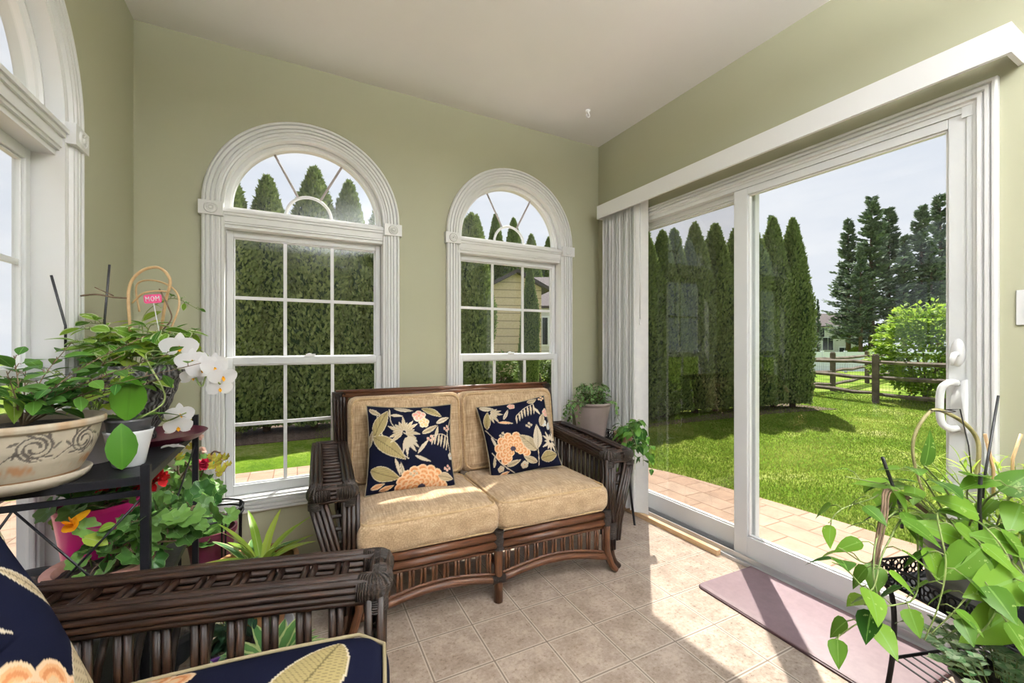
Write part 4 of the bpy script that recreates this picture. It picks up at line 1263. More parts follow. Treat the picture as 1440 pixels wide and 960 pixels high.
# ------------------------------------------------------------------ floral cloth
CREAM, OLIVE, SAND = (0.60, 0.51, 0.38), (0.36, 0.285, 0.13), (0.49, 0.39, 0.25)
PEACH, ORANGE, PINK, PALE, NAVY = (0.75, 0.40, 0.20), (0.62, 0.25, 0.10), (0.70, 0.30, 0.26), (0.55, 0.60, 0.60), (0.006, 0.007, 0.018)
class Cloth:
    def __init__(s, U, V_):
        s.u = U; s.v = V_; s.c = np.tile(np.array(NAVY), (len(U), 1))
    def put(s, m, col): s.c[m] = col
    def leaf(s, x0, y0, x1, y1, w, col, rib=True, edge=CREAM):
        dx, dy = x1 - x0, y1 - y0; L = math.hypot(dx, dy); dx /= L; dy /= L
        a = ((s.u - x0) * dx + (s.v - y0) * dy) / L; b = (s.u - x0) * -dy + (s.v - y0) * dx
        k = (a > 0) & (a < 1); t = np.clip(a, 0, 1)
        hw = w * np.sin(PI * t ** 0.8) ** 0.9
        b = b + 0.05 * L * np.sin(PI * t) * (1 if (x0 * 37 + y0 * 17) % 1 > .5 else -1) * 0.4
        s.put(k & (np.abs(b) < hw), edge)
        s.put(k & (np.abs(b) < hw - 0.006), col)
        if rib and w > 0.02:
            s.put(k & (np.abs(b) < hw - 0.008) & (np.mod(a * L * 60 + np.abs(b) * 45, 1) < 0.22), tuple(x * 0.62 for x in col))
            s.put(k & (np.abs(b) < 0.0035), tuple(x * 0.4 for x in col))
    def line(s, pts, w, col=CREAM):
        P = [(p.x, p.y) for p in catmull([(a, b, 0) for a, b in pts], 8)]
        for (a, b), (c, d) in zip(P, P[1:]):
            L2 = (c - a) ** 2 + (d - b) ** 2 + 1e-9
            t = np.clip(((s.u - a) * (c - a) + (s.v - b) * (d - b)) / L2, 0, 1)
            s.put(np.hypot(s.u - a - t * (c - a), s.v - b - t * (d - b)) < w, col)
    def disc(s, x, y, r, col, edge=CREAM):
        q = np.hypot(s.u - x, s.v - y); s.put(q < r, edge); s.put(q < r * 0.66, col)
    def burst(s, x, y, r, n, a0, a1, w, col):
        for k in range(n):
            a = rad(a0 + (a1 - a0) * k / max(1, n - 1)); rr = r * (0.8 + 0.2 * math.sin(k * 2.3))
            s.leaf(x + 0.02 * math.cos(a), y + 0.02 * math.sin(a), x + rr * math.cos(a), y + rr * math.sin(a), w, col, False)
    def frond(s, x, y, ang, L, n, col):
        pts = [(x + L * t * math.cos(rad(ang)), y + L * t * math.sin(rad(ang)) - .10 * t * t) for t in (0, .5, 1)]
        s.line(pts, 0.004)
        for k in range(n):
            t = k / (n - 1); px, py = x + L * t * math.cos(rad(ang)), y + L * t * math.sin(rad(ang)) - .10 * t * t
            s.leaf(px, py, px - 0.04 + 0.02 * t, py - 0.17 * (1 - 0.35 * t), 0.013, col, False)
    def mum(s, x, y, R, a0=0, a1=180):
        for ring, (rr, n, pr) in enumerate(((R, 9, .24), (R * .78, 8, .22), (R * .55, 7, .2), (R * .32, 5, .18))):
            for k in range(n):
                a = rad(a0 + (a1 - a0) * k / (n - 1) + (ring % 2) * 8)
                cx, cy = x + rr * .86 * math.cos(a), y + rr * .72 * math.sin(a)
                q = np.hypot(s.u - cx, s.v - cy); r = R * pr
                s.put(q < r, (0.80, 0.56, 0.36)); s.put(q < r * 0.80, PEACH)
                s.put((q < r * 0.62) & (q > r * .42), ORANGE); s.put(q < r * 0.28, (0.70, 0.48, 0.28))
        s.put(np.hypot(s.u - x, (s.v - y) * 1.2) < R * 0.16, (0.05, 0.04, 0.06))
    def berries(s, x, y, col=PINK):
        for dx, dy in ((0, 0), (.035, .02), (.01, .045), (-.03, .02)):
            s.disc(x + dx, y + dy, 0.017, col)
    def blossom(s, x, y, r, col=PINK):
        for k in range(5):
            a = rad(72 * k + 20); s.disc(x + r * .55 * math.cos(a), y + r * .55 * math.sin(a), r * .55, col)
        s.disc(x, y, r * .25, ORANGE)
def floral_a(c):
    c.line([(0.10, 0.93), (0.13, 0.7), (0.25, 0.5), (0.45, 0.35)], .005); c.line([(0.25, 0.95), (0.27, .75), (0.42, 0.62)], .004)
    c.leaf(.06, .60, .24, .93, .075, OLIVE); c.leaf(.05, .62, .42, .34, .085, OLIVE); c.leaf(.03, .26, .36, .14, .08, OLIVE)
    c.burst(.40, .64, .20, 13, -30, 215, .020, SAND); c.burst(.42, .60, .24, 6, -100, -30, .020, CREAM)
    c.leaf(.55, .40, .68, .55, .020, CREAM); c.leaf(.52, .38, .70, .30, .018, CREAM)
    c.leaf(.36, .32, .44, .02, .022, CREAM); c.leaf(.30, .36, .36, .16, .018, CREAM)
    c.leaf(.02, .95, .16, .86, .03, SAND)
    c.leaf(.62, .96, .86, .82, .050, OLIVE); c.leaf(.30, .97, .52, .92, .035, CREAM); c.leaf(.26, .86, .40, .84, .02, CREAM)
    c.blossom(.58, .84, .075); c.blossom(.63, .75, .06, PEACH)
    c.leaf(.60, .62, .80, .72, .03, SAND); c.leaf(.78, .74, .97, .82, .03, CREAM); c.leaf(.80, .70, .74, .52, .018, SAND); c.berries(.70, .54)
    c.frond(.94, .58, 152, .24, 6, SAND); c.line([(.99, .8), (.93, .6), (.97, .4)], .005)
    c.berries(.92, .66); c.blossom(.97, .36, .04, PALE)
    c.mum(.60, .02, .27); c.leaf(.78, .14, .98, .10, .05, SAND); c.berries(.50, .16, SAND); c.berries(.90, .20)
    c.leaf(.05, .06, .20, .10, .03, PEACH); c.leaf(.14, .02, .30, .07, .03, PEACH); c.leaf(.0, .5, .05, .7, .03, SAND)
def floral_b(c):
    c.line([(.02, .66), (.14, .5), (.28, .48)], .004); c.line([(.05, .35), (.18, .16), (.32, .02)], .005); c.line([(.66, .05), (.68, .3), (.70, .5)], .005)
    c.burst(.14, .88, .20, 6, -80, 20, .020, SAND); c.leaf(.03, .98, .22, .93, .04, CREAM); c.leaf(.05, .66, .12, .90, .05, OLIVE)
    c.leaf(.30, .74, .40, .88, .022, CREAM); c.leaf(.22, .72, .42, .66, .018, PEACH); c.blossom(.46, .93, .05, PINK)
    c.leaf(.08, .55, .14, .35, .018, CREAM); c.berries(.24, .52, SAND)
    c.frond(.78, .90, 188, .30, 7, SAND); c.leaf(.70, .94, .86, .97, .04, SAND); c.berries(.93, .94, PEACH)
    c.leaf(.76, .84, .84, .72, .02, CREAM); c.blossom(.86, .60, .05, PALE); c.leaf(.80, .56, .90, .74, .045, SAND); c.leaf(.90, .50, .99, .62, .035, PALE); c.blossom(.95, .74, .06, PINK)
    c.mum(.34, .34, .23, -30, 230)
    c.leaf(.66, .26, .46, .50, .075, SAND); c.leaf(.67, .28, .74, .60, .065, CREAM); c.leaf(.64, .10, .46, .22, .045, SAND); c.leaf(.70, .14, .97, .16, .08, OLIVE)
    c.burst(.90, .34, .17, 11, 20, 320, .018, CREAM); c.leaf(.22, .14, .42, .18, .035, SAND); c.blossom(.46, .10, .05, CREAM); c.berries(.62, .58, SAND)
    c.leaf(.10, .02, .25, .06, .03, PEACH); c.leaf(.05, .16, .08, .3, .02, SAND); c.line([(.86, .2), (.95, .4), (.97, .8)], .004); c.blossom(.14, .12, .04, SAND)
def floral_c(c):
    c.mum(.45, .30, .34, -20, 210); c.leaf(.72, .05, .98, .52, .13, SAND); c.burst(.30, .98, .5, 7, -110, -40, .028, CREAM); c.leaf(.80, .9, .97, .6, .03, SAND)
    c.leaf(.0, .2, .2, .5, .06, OLIVE); c.leaf(.55, .75, .75, .85, .04, PINK)
def floral_seat(c):
    c.leaf(.10, .85, .55, .66, .10, OLIVE); c.line([(.42, .98), (.46, .6), (.44, .2)], .004); c.leaf(.34, .72, .46, .84, .05, PINK); c.leaf(.44, .60, .30, .76, .04, SAND)
    c.leaf(.50, .72, .62, .82, .035, PINK, False); c.burst(.72, .86, .22, 8, -70, 60, .022, SAND); c.leaf(.56, .92, .80, .96, .03, CREAM)
    c.leaf(.70, .96, .90, .72, .02, CREAM); c.leaf(.74, .86, .95, .55, .02, CREAM); c.leaf(.78, .70, .97, .40, .02, SAND); c.leaf(.44, .50, .70, .46, .05, SAND)
    c.frond(.90, .40, 160, .3, 6, SAND); c.mum(.2, .25, .22, 0, 300); c.leaf(.55, .3, .8, .15, .06, OLIVE)
def pillow(name, label, size, thick, loc, rot, pat, group, n=150):
    t = thing(name, label, 'pillow', loc, 0, group); t.rotation_euler = rot
    g = np.linspace(-1, 1, n)
    U, V_ = np.meshgrid(g, g)
    u, v = U.ravel(), V_.ravel()
    b = MB()
    for sd in (1, -1):
        x = u * size / 2 * (1 - 0.075 * (1 - v * v) * np.abs(u) ** 3); y = v * size / 2 * (1 - 0.075 * (1 - u * u) * np.abs(v) ** 3)
        z = thick / 2 * ((1 - np.abs(u) ** 2.4) * (1 - np.abs(v) ** 2.4)) ** 0.55
        z = z + 0.004 * np.sin(u * 7 + v * 5) * (1 - u ** 2) * (1 - v ** 2) + 0.006 * np.exp(-((u - .1) ** 2 * 30)) * (1 - v * v) * (v > 0.3)
        c = Cloth((u + 1) / 2, (v + 1) / 2); pat(c)
        P = np.stack([x, y, sd * z], 1)
        idx = np.arange(n * n).reshape(n, n)
        q = np.stack([idx[:-1, :-1], idx[:-1, 1:], idx[1:, 1:], idx[1:, :-1]], -1).reshape(-1, 4)
        if sd < 0: q = q[:, ::-1]
        b.add(P, q.tolist(), np.stack([u, v], 1), c.c)
    o = b.build('cover', 'floral', t)
    k = 30; P = []
    for (ax, s) in ((0, -1), (1, 1), (0, 1), (1, -1)):
        for q in range(k):
            w = (-1 + 2 * q / k) * (1 if (ax, s) in ((0, -1), (1, 1)) else -1)
            if ax == 0: uu, vv = w, s
            else: uu, vv = s, w
            if (ax, s) == (0, -1): uu, vv = w, -1
            elif (ax, s) == (1, 1): uu, vv = 1, w
            elif (ax, s) == (0, 1): uu, vv = w, 1
            else: uu, vv = -1, w
            P.append((uu * size / 2 * (1 - 0.075 * (1 - vv * vv) * abs(uu) ** 3), vv * size / 2 * (1 - 0.075 * (1 - uu * uu) * abs(vv) ** 3), 0))
    b = MB(); b.tube(P, 0.004, 6, closed=True, col=(0.30, 0.25, 0.17)); b.build('seam', 'floral', t)
    return t
def face(yaw_deg, lean_deg, roll_deg=0):
    """pillow whose front (+z of its mesh) faces -y turned by yaw, leaning back"""
    Mx = Matrix.Rotation(rad(yaw_deg), 4, 'Z') @ Matrix.Rotation(rad(90 - lean_deg), 4, 'X') @ Matrix.Rotation(rad(roll_deg), 4, 'Z')
    return Mx.to_euler()
pillow('throw_pillow', 'navy floral pillow leaning on the left back cushion, peach bloom at its bottom edge', 0.438, 0.16, on_ls(-0.325, 0.372, 0.658), face(-6, 22, -2), floral_a, 'floral throw pillows')
pillow('throw_pillow', 'navy floral pillow tilted against the right back cushion, orange bloom at left', 0.420, 0.15, on_ls(0.292, 0.392, 0.652), face(-14, 22, 8), floral_b, 'floral throw pillows')

# ------------------------------------------------------------------ armchair in the foreground
CH_RZ = rad(76.5)       # its front looks along the room towards the door
def armchair():
    # local: x across (left of the sitter = -x), y towards the back, origin at the front middle on the floor
    t = thing('armchair', 'dark brown rattan armchair in the foreground, turned to the door', 'armchair', (0.130, 0.740, 0), CH_RZ)
    XI, XO, Y1 = 0.335, 0.460, 0.77
    arm(t, -1, XI, XO, 0.0, Y1, 0.597, 0.607, 0.070)
    arm(t, 1, XI, XO, 0.0, Y1, 0.597, 0.607, 0.070)
    f = MB()
    f.tube([(-XI, -0.004, 0.300), (XI, -0.004, 0.300)], 0.0185, 10); f.tube([(-XI, -0.006, 0.262), (XI, -0.006, 0.262)], 0.0175, 10)
    for y in (0.3, 0.66): f.tube([(-XI, y, 0.275), (XI, y, 0.275)], 0.018, 8)
    for y in np.arange(0.05, 0.66, 0.06): f.tube([(-XI, float(y), 0.303), (XI, float(y), 0.303)], 0.006, 6)
    f.build('seat_frame', 'rattan_red', t)
    f = MB()
    for s in (-1, 1): bundle(f, catmull([(s * (XI + 0.005), Y1 - 0.02, 0.28), (s * (XI + 0.012), Y1 + 0.02, 0.62), (s * (XI + 0.018), Y1 + 0.10, 0.86)], 6), POST, 0.0092, ref=(0, 1, 0))
    bundle(f, [(-XI - 0.03, Y1 + 0.10, 0.860), (XI + 0.03, Y1 + 0.10, 0.860)], [(0, 0.012), (-0.012, -0.008), (0.012, -0.008)], 0.014)
    for k in range(12):
        x = -XI + 2 * XI * (k + .5) / 12
        f.tube([(x, Y1 - 0.018, 0.33), (x, Y1 + 0.02, 0.62), (x, Y1 + 0.10, 0.85)], 0.008, 6)
    f.build('back_frame', 'rattan', t)
    return t
CH = armchair()
def on_ch(x, y, z): return Matrix.Translation(CH.location) @ Matrix.Rotation(CH_RZ, 4, 'Z') @ Vector((x, y, z))
def floral_cushion(name, label, W_, D_, H_, loc, rot, pat, n=210):
    t = thing(name, label, 'cushion', loc, 0); t.rotation_euler = rot
    g = np.linspace(-1, 1, n); U, V_ = np.meshgrid(g, g); u, v = U.ravel(), V_.ravel()
    b = MB()
    rx = np.abs(u) ** 8; ry = np.abs(v) ** 8
    for sd in (1, -1):
        k = np.clip(1 - rx, 0, 1) ** 0.5 * np.clip(1 - ry, 0, 1) ** 0.5
        z = sd * (H_ / 2 * k + (0.03 if sd > 0 else 0.004) * (1 - u * u) * (1 - v * v))
        cr = 1 - 0.06 * (np.abs(u) * np.abs(v)) ** 6
        c = Cloth((u + 1) / 2, (v + 1) / 2); pat(c)
        idx = np.arange(n * n).reshape(n, n)
        q = np.stack([idx[:-1, :-1], idx[:-1, 1:], idx[1:, 1:], idx[1:, :-1]], -1).reshape(-1, 4)
        if sd < 0: q = q[:, ::-1]
        b.add(np.stack([u * W_ / 2 * cr, v * D_ / 2 * cr, z], 1), q.tolist(), np.stack([u, v], 1), c.c)
    b.build('cover', 'floral', t)
    P = []
    for a, c in ((-1, -1), (1, -1), (1, 1), (-1, 1)):
        P.append((a * W_ / 2 * .955, c * D_ / 2 * .955, H_ * 0.30))
    Q = []
    for i in range(4):
        a, c = Vector(P[i]), Vector(P[(i + 1) % 4])
        for k in range(1, 12): Q.append(a.lerp(c, k / 12) + Vector((0, 0, 0.0)) + (a.lerp(c, .5).normalized() * 0.012 * math.sin(PI * k / 12)))
    b = MB(); b.tube(Q, 0.0042, 8, closed=True, col=(0.34, 0.28, 0.17)); b.build('piping', 'floral', t)
    return t
floral_cushion('seat_cushion', 'navy floral seat cushion of the foreground armchair', 0.62, 0.68, 0.125, on_ch(0, 0.32, 0.445), (rad(4), 0, CH_RZ + PI), floral_seat)
pillow('throw_pillow', 'navy floral pillow at the left edge, in the foreground armchair', 0.44, 0.16, on_ch(-0.04, 0.545, 0.66), face(76.5, 24, 0), floral_c, 'floral throw pillows', 170)

# ------------------------------------------------------------------ door mat
t = thing('door_mat', 'mauve anti fatigue mat with a dark edge in front of the sliding door', 'door mat', (1.962, 1.005, 0), rad(-2.5))
W_, L_ = 0.435, 0.79
def rrect(w, l, r, k=6):
    P = []
    for (cx, cy, a0) in ((w / 2 - r, l / 2 - r, 0), (-w / 2 + r, l / 2 - r, 90), (-w / 2 + r, -l / 2 + r, 180), (w / 2 - r, -l / 2 + r, 270)):
        P += [(cx + r * math.cos(rad(a0 + 90 * q / k)), cy + r * math.sin(rad(a0 + 90 * q / k))) for q in range(k + 1)]
    return P
def layers(mb, loops):
    k = len(loops[0][0]); V = []
    for (lp, z) in loops: V += [(x, y, z) for x, y in lp]
    F = [tuple(range(k - 1, -1, -1)), tuple(range((len(loops) - 1) * k, len(loops) * k))]
    for r_ in range(len(loops) - 1):
        for i in range(k): F.append((r_ * k + i, r_ * k + (i + 1) % k, (r_ + 1) * k + (i + 1) % k, (r_ + 1) * k + i))
    mb.add(V, F)
b = MB(); layers(b, [(rrect(W_, L_, .03), 0.0), (rrect(W_, L_, .03), 0.006), (rrect(W_ - .006, L_ - .006, .028), 0.008)]); b.build('mat_base', 'mat_edge', t, smooth='auto')
b = MB(); layers(b, [(rrect(W_ - .008, L_ - .008, .028), 0.008), (rrect(W_ - .010, L_ - .010, .026), 0.012), (rrect(W_ - .03, L_ - .03, .02), 0.0165)]); b.build('mat_top', 'mat_mauve', t, smooth='auto')

# ------------------------------------------------------------------ plant helpers
R = random.Random(5)
def rv(s=1.0): return Vector((R.gauss(0, s), R.gauss(0, s), R.gauss(0, s)))
HEART = [(0, .0), (.04, .55), (.16, .95), (.34, 1.0), (.55, .80), (.75, .48), (.90, .20), (1, .0)]
OVAL = [(0, .0), (.12, .45), (.30, .85), (.5, 1.0), (.68, .90), (.84, .58), (.94, .28), (1, .0)]
LENS = [(0, .0), (.15, .55), (.35, .95), (.5, 1.0), (.68, .78), (.84, .42), (.94, .16), (1, .0)]
STRAP = [(0, .55), (.15, .8), (.35, 1.0), (.55, .95), (.72, .78), (.86, .5), (.95, .25), (1, .0)]
ROUND = [(0, .15), (.05, .70), (.18, 1.0), (.40, 1.08), (.62, 1.0), (.80, .75), (.93, .42), (1, .0)]
def leaf(mb, p, d, up, L, W, prof=LENS, curl=0.15, fold=0.18, c=None, wav=0.0, mi=0):
    d = d.normalized(); s = d.cross(up); s = s.normalized() if s.length > 1e-5 else Vector((1, 0, 0)); n = s.cross(d)
    c = R.random() if c is None else c
    V = []; UV = []
    for (t, w) in prof:
        m_ = p + d * L * t * (1 - 0.12 * abs(curl) * t) - n * (curl * L * t * t)
        h = w * W / 2
        for q in (-1, -.5, 0, .5, 1):
            V.append(tuple(m_ + s * h * q + n * (abs(q) * fold * h + wav * W * math.sin(t * 14 + q * 2) * abs(q))))
            UV.append(((q + 1) / 2, t))
    F = []
    for k in range(len(prof) - 1):
        for q in range(4):
            a = k * 5 + q; F.append((a, a + 1, a + 6, a + 5))
    mb.add(V, F, UV, (c, c, c), mi)
def vine(stem, lf, pts, n, L, W, prof=HEART, r=0.0022, hang=0.5, up=Vector((0, 0, 1)), pet=0.03, curl=0.2, start=0.08, out=None):
    P = catmull(pts, 8)
    stem.tube(P, [r * (1 - 0.5 * i / len(P)) for i in range(len(P))], 6)
    m = len(P)
    for k in range(n):
        t = start + (1 - start) * (k + R.random() * .6) / n
        i = min(m - 2, int(t * (m - 1)))
        p = P[i]; tg = (P[i + 1] - P[i]).normalized()
        side = tg.cross(up); side = side.normalized() if side.length > 1e-4 else Vector((1, 0, 0))
        d = side * (1 if k % 2 else -1) + tg * 0.5 + rv(.35)
        if out is not None: d += out * 0.6
        d = d.normalized()
        q = p + d * pet + Vector((0, 0, pet * .3))
        stem.tube([p, p.lerp(q, .5) + Vector((0, 0, .006)), q], r * .55, 5)
        dd = (d + Vector((0, 0, -hang)) + rv(.15)).normalized()
        uu = (Vector((0, 0, 1)) + d * 0.5 + rv(.25)).normalized()
        sc = (0.7 + 0.5 * R.random()) * (1 - 0.35 * t)
        leaf(lf, q, dd, uu, L * sc, W * sc, prof, curl, 0.15)
def rosette(lf, c, n, L, W, prof=STRAP, elev=(20, 75), curl=0.45, r0=0.01, c_=None, fold=0.25):
    for k in range(n):
        a = k * 2.399 + R.random() * .4
        e = rad(elev[0] + (elev[1] - elev[0]) * (k / n) + R.uniform(-6, 6))
        d = Vector((math.cos(a) * math.cos(e), math.sin(a) * math.cos(e), math.sin(e)))
        leaf(lf, Vector(c) + Vector((math.cos(a), math.sin(a), 0)) * r0, d, Vector((0, 0, 1)), L * R.uniform(.75, 1.1), W * R.uniform(.85, 1.1), prof, curl * R.uniform(.6, 1.3), fold, c_)
def pot_mesh(t, rt, rb, h, m, name='pot', rim=0.008, rimh=0.02, wall=0.006, z=0, soil=True, soil_z=0.85):
    b = MB()
    b.lathe([(0, z), (rb, z), (rb + (rt - rb) * .5, z + h * .5), (rt - rim * .3, z + h - rimh), (rt + rim * .6, z + h - rimh), (rt + rim * .6, z + h), (rt - wall, z + h), (rt - wall - (rt - rb) * .2, z + h * .80), (0, z + h * .78)], seg=40)
    o = b.build(name, m, t, smooth='auto', angle=35)
    if soil:
        b = MB(); b.lathe([(0, z + h * soil_z + 0.006), (rt * .5, z + h * soil_z + 0.004), (rt - wall - 0.001 - (rt - rb) * .15, z + h * soil_z)], seg=24); b.build('soil', 'soil', t)
    return o
def saucer(t, r, m, h=0.02, z=0):
    b = MB(); b.lathe([(0, z), (r * .85, z), (r, z + h), (r - .004, z + h), (r * .83, z + .004), (0, z + .004)], seg=36); b.build('saucer', m, t, smooth='auto')
def pt(p, o): return Vector(p) - Vector(o)
def geranium_leaf(mb, p, d, up, r, c=None):
    """round scalloped leaf"""
    d = d.normalized(); s = d.cross(up).normalized(); n = s.cross(d); c = R.random() if c is None else c
    V = [tuple(p + d * r * .35)]; UV = [(.5, .3)]
    m = 28
    for ring in (.55, 1.0):
        for k in range(m):
            a = rad(-160 + 320 * k / (m - 1))
            rr = r * ring * (1 + 0.11 * math.cos(a * 7) * ring)
            q = p + d * (r * .35 + rr * math.cos(a)) + s * rr * math.sin(a) + n * r * (0.20 * ring ** 2 + 0.05 * math.cos(a * 7 + 1))
            V.append(tuple(q)); UV.append((.5 + .5 * ring * (0.97 if ring == 1 else .6) * (1 if math.sin(a) > 0 else -1) * abs(ring), .5 + .5 * math.cos(a)))
    F = [(0, 1 + k, 2 + k) for k in range(m - 1)] + [(1 + k, 1 + m + k, 2 + m + k, 2 + k) for k in range(m - 1)]
    mb.add(V, F, UV, (c, c, c))
def flower_ball(mb, c, r, n, pl):
    for k in range(n):
        d = rv(1).normalized()
        if d.z < -.5: d.z *= -1
        for q in range(4):
            leaf(mb, Vector(c) + d * r * .6, (d + rv(.6)).normalized(), rv(1).normalized(), pl, pl * .9, ROUND, .1, .1)

# ------------------------------------------------------------------ black rack by the left window
SHZ = 0.843
RX0, RX1, RY0, RY1 = -0.630, -0.322, 1.400, 2.06
t = thing('plant_rack', 'black metal plant rack with crossed rods along the left window', 'plant rack', (0, 0, 0))
rack = t
for x in (RX0, RX1):
    for y in (RY0, RY1):
        b = MB(); b.bx(x - .010, x + .010, y - .010, y + .010, 0, SHZ + 0.030 + (0.03 if y == RY1 else 0)); b.build('post', 'black_metal', t, smooth=False, bevel=0.002)
for z in (SHZ, 0.485, 0.14):
    b = MB()
    b.bx(RX0 + .006, RX1 - .006, RY0 + .006, RY1 - .006, z - 0.008, z)
    for y in (RY0, RY1): b.bx(RX0, RX1, y - .006, y + .006, z - .020, z + .002)
    for x in (RX0, RX1): b.bx(x - .006, x + .006, RY0, RY1, z - .020, z + .002)
    b.build('shelf_panel', 'black_metal', t, smooth=False, bevel=0.0015)
b = MB(); b.bx(RX0, RX1, RY0 - .005, RY0 + .005, SHZ - .048, SHZ - .034); b.build('crossbar', 'black_metal', t, smooth=False)
for (a, c) in (((RX1, SHZ - .045), (RX0 + .06, 0.50)), ((RX0 + .07, SHZ - .045), (RX1 - .02, 0.49)), ((RX0 + .07, SHZ - .045), (RX0 - 0.0, SHZ - .17))):
    b = MB(); b.tube([(a[0], RY0, a[1]), (c[0], RY0, c[1])], 0.0028, 6); b.build('brace', 'black_metal', t)
b = MB(); b.tube([(RX1, RY0, SHZ - .3), (RX1, RY1, SHZ - .05)], 0.0028, 6); b.build('brace', 'black_metal', t)

# ---- carved planter, front of the top shelf
def carved_pattern():
    m = mat('carved_ivory_clay', (0.45, 0.40, 0.32), 0.7, spec=0.3)
    t_ = NT(m)
    a = t_.new('ShaderNodeVertexColor'); a.layer_name = 'Col'
    n = t_.noise(14, 4, .6, t_.obj())
    t_.base(t_.mix(0.5, a.outputs['Color'], t_.mix(1.0, a.outputs['Color'], t_.ramp(n, [(0.3, 0.6), (0.7, 1.2)]), 'MULTIPLY')))
    return m
M['carved'] = carved_pattern()
PC = (-0.568, 1.455, SHZ)
t = thing('carved_planter', 'ivory clay planter carved with dark scrollwork on the black shelf, with leafy plant', 'plant', PC)
NS, NH = 420, 60
A_ = np.linspace(0, 2 * PI, NS + 1); H_ = np.linspace(0, 1, NH)
AA, HH = np.meshgrid(A_, H_)
prof_r = np.interp(HH, [0, .1, .3, .55, .8, .86, .87, .95, 1.0], [.100, .108, .122, .134, .140, .141, .149, .151, .148])
ink = np.zeros(AA.shape, bool)
s_ = AA * 0.138; v_ = HH * 0.135
NM = 9; wv = 2 * PI * 0.138 / NM
for k in range(-1, NM + 1):
    cx = (k + .5) * wv; cy = 0.082; sg = 1 if k % 2 else -1
    dx = (s_ - cx) * sg; dy = v_ - cy
    rr = np.hypot(dx, dy); th = np.arctan2(dy, dx)
    for off, r0, g_ in ((0, .008, .0052), (PI, .008, .0052)):
        for turn in range(2):
            rs = r0 + g_ * ((th + off) % (2 * PI) + 2 * PI * turn) * 0.62
            ink |= (np.abs(rr - rs) < 0.0024 + .0010 * np.sin(2 * th)) & (rr < 0.032)
    for j in range(7):
        a0 = j * 0.9; lx, ly = cx + sg * 0.037 * math.cos(a0), cy + 0.030 * math.sin(a0)
        ex = (s_ - lx) * math.cos(a0 + .8) * sg + (v_ - ly) * math.sin(a0 + .8); ey = -(s_ - lx) * math.sin(a0 + .8) * sg + (v_ - ly) * math.cos(a0 + .8)
        ink |= ((ex / .010) ** 2 + (ey / .0028) ** 2 < 1)
ink |= np.abs(v_ - (0.060 + 0.014 * np.sin(s_ / wv * 2 * PI))) < 0.0014
ink &= (HH > .36) & (HH < .84)
C = np.empty(AA.shape + (3,)); C[:] = (0.46, 0.40, 0.31)
C[ink] = (0.10, 0.085, 0.07)
sc_ = np.clip((np.sin(AA * 5 + 2) + .6 * np.sin(AA * 11 + HH * 9) + .4 * np.sin(AA * 31 + 14 * HH) + .3 * np.sin(AA * 67 - 30 * HH)) * (1 - np.abs(HH - .24) / .13), 0, 1)
sc_[ink | (np.abs(HH - .24) > .13)] = 0
C = C * (1 - sc_[..., None] * .85) + np.array((0.42, 0.20, 0.08)) * sc_[..., None] * .85
rm = ((HH > .86) * np.clip(.4 + .5 * np.sin(AA * 7) + .3 * np.sin(AA * 23), 0, 1))[..., None]
C = C * (1 - rm) + np.array((0.40, 0.28, 0.17)) * rm
C[HH < .04] = (0.30, 0.16, 0.07)
prof_r = prof_r - ink * 0.0012
V = np.stack([prof_r * np.cos(AA), prof_r * np.sin(AA), HH * .135 + .022], -1).reshape(-1, 3)
F = []
w = NS + 1
for j in range(NH - 1):
    for i in range(NS):
        a = j * w + i; F.append((a, a + 1, a + w + 1, a + w))
b = MB(); b.add(V, F, None, C.reshape(-1, 3))
b.lathe([(.148, .157), (.138, .157), (.130, .12), (.0, .118)], seg=60, col=(0.36, 0.29, 0.22)); b.build('pot', 'carved', t)
b = MB(); b.lathe([(0, 0), (.104, 0), (.118, .012), (.124, .026), (.118, .028), (.108, .016), (0, .012)], seg=60, col=(0.44, 0.38, 0.30)); b.build('saucer', 'carved', t)
b = MB(); b.lathe([(0, .142), (.08, .140), (.130, .136)], seg=30); b.build('soil', 'soil', t)
lf, st = MB(), MB()
for (dx, dy, dz, n) in ((.35, .02, .17, 8), (.30, .16, .22, 9), (.22, .05, .26, 9), (.18, -.04, .15, 8), (.05, .12, .24, 8), (-.02, .02, .20, 8), (.10, -.08, .13, 7), (.27, .10, .12, 8), (.0, -.06, .16, 7), (-.05, .15, .16, 6), (.14, .20, .20, 7)):
    vine(st, lf, [(0.01 * dx, 0, .14), (dx * .35, dy * .4, .14 + dz * .45), (dx, dy, .14 + dz * .85)], n + 4, .078, .038, LENS, .0018, .0, pet=.012, start=.2)
st.build('stem', 'stem_brown', t); lf.build('foliage', 'lf_green', t)
b = MB(); leaf(b, Vector((.05, .08, .15)), Vector((.5, .3, .55)), Vector((-.3, -.3, 1)), .15, .055, OVAL, .4, .3); leaf(b, Vector((.0, -.03, .15)), Vector((-.1, .3, .75)), Vector((.3, -.3, 1)), .12, .035, LENS, .3, .3); b.build('broad_leaf', 'lf_lime', t)

# ---- tall pale pot
t = thing('potted_plant', 'slim pale lilac pot between the carved planter and the white orchid pot', 'plant', (-.492, 1.640, SHZ))
pot_mesh(t, .056, .036, .150, 'pot_lilac', rimh=.006, rim=.002)
lf, st = MB(), MB()
for k in range(6):
    a = k * 1.05; vine(st, lf, [(0, 0, .12), (.03 * math.cos(a), .03 * math.sin(a), .20), (.10 * math.cos(a), .10 * math.sin(a), .27)], 6, .05, .028, LENS, .0018, 0, pet=.01)
st.build('stem', 'stem', t); lf.build('foliage', 'lf_lime', t)

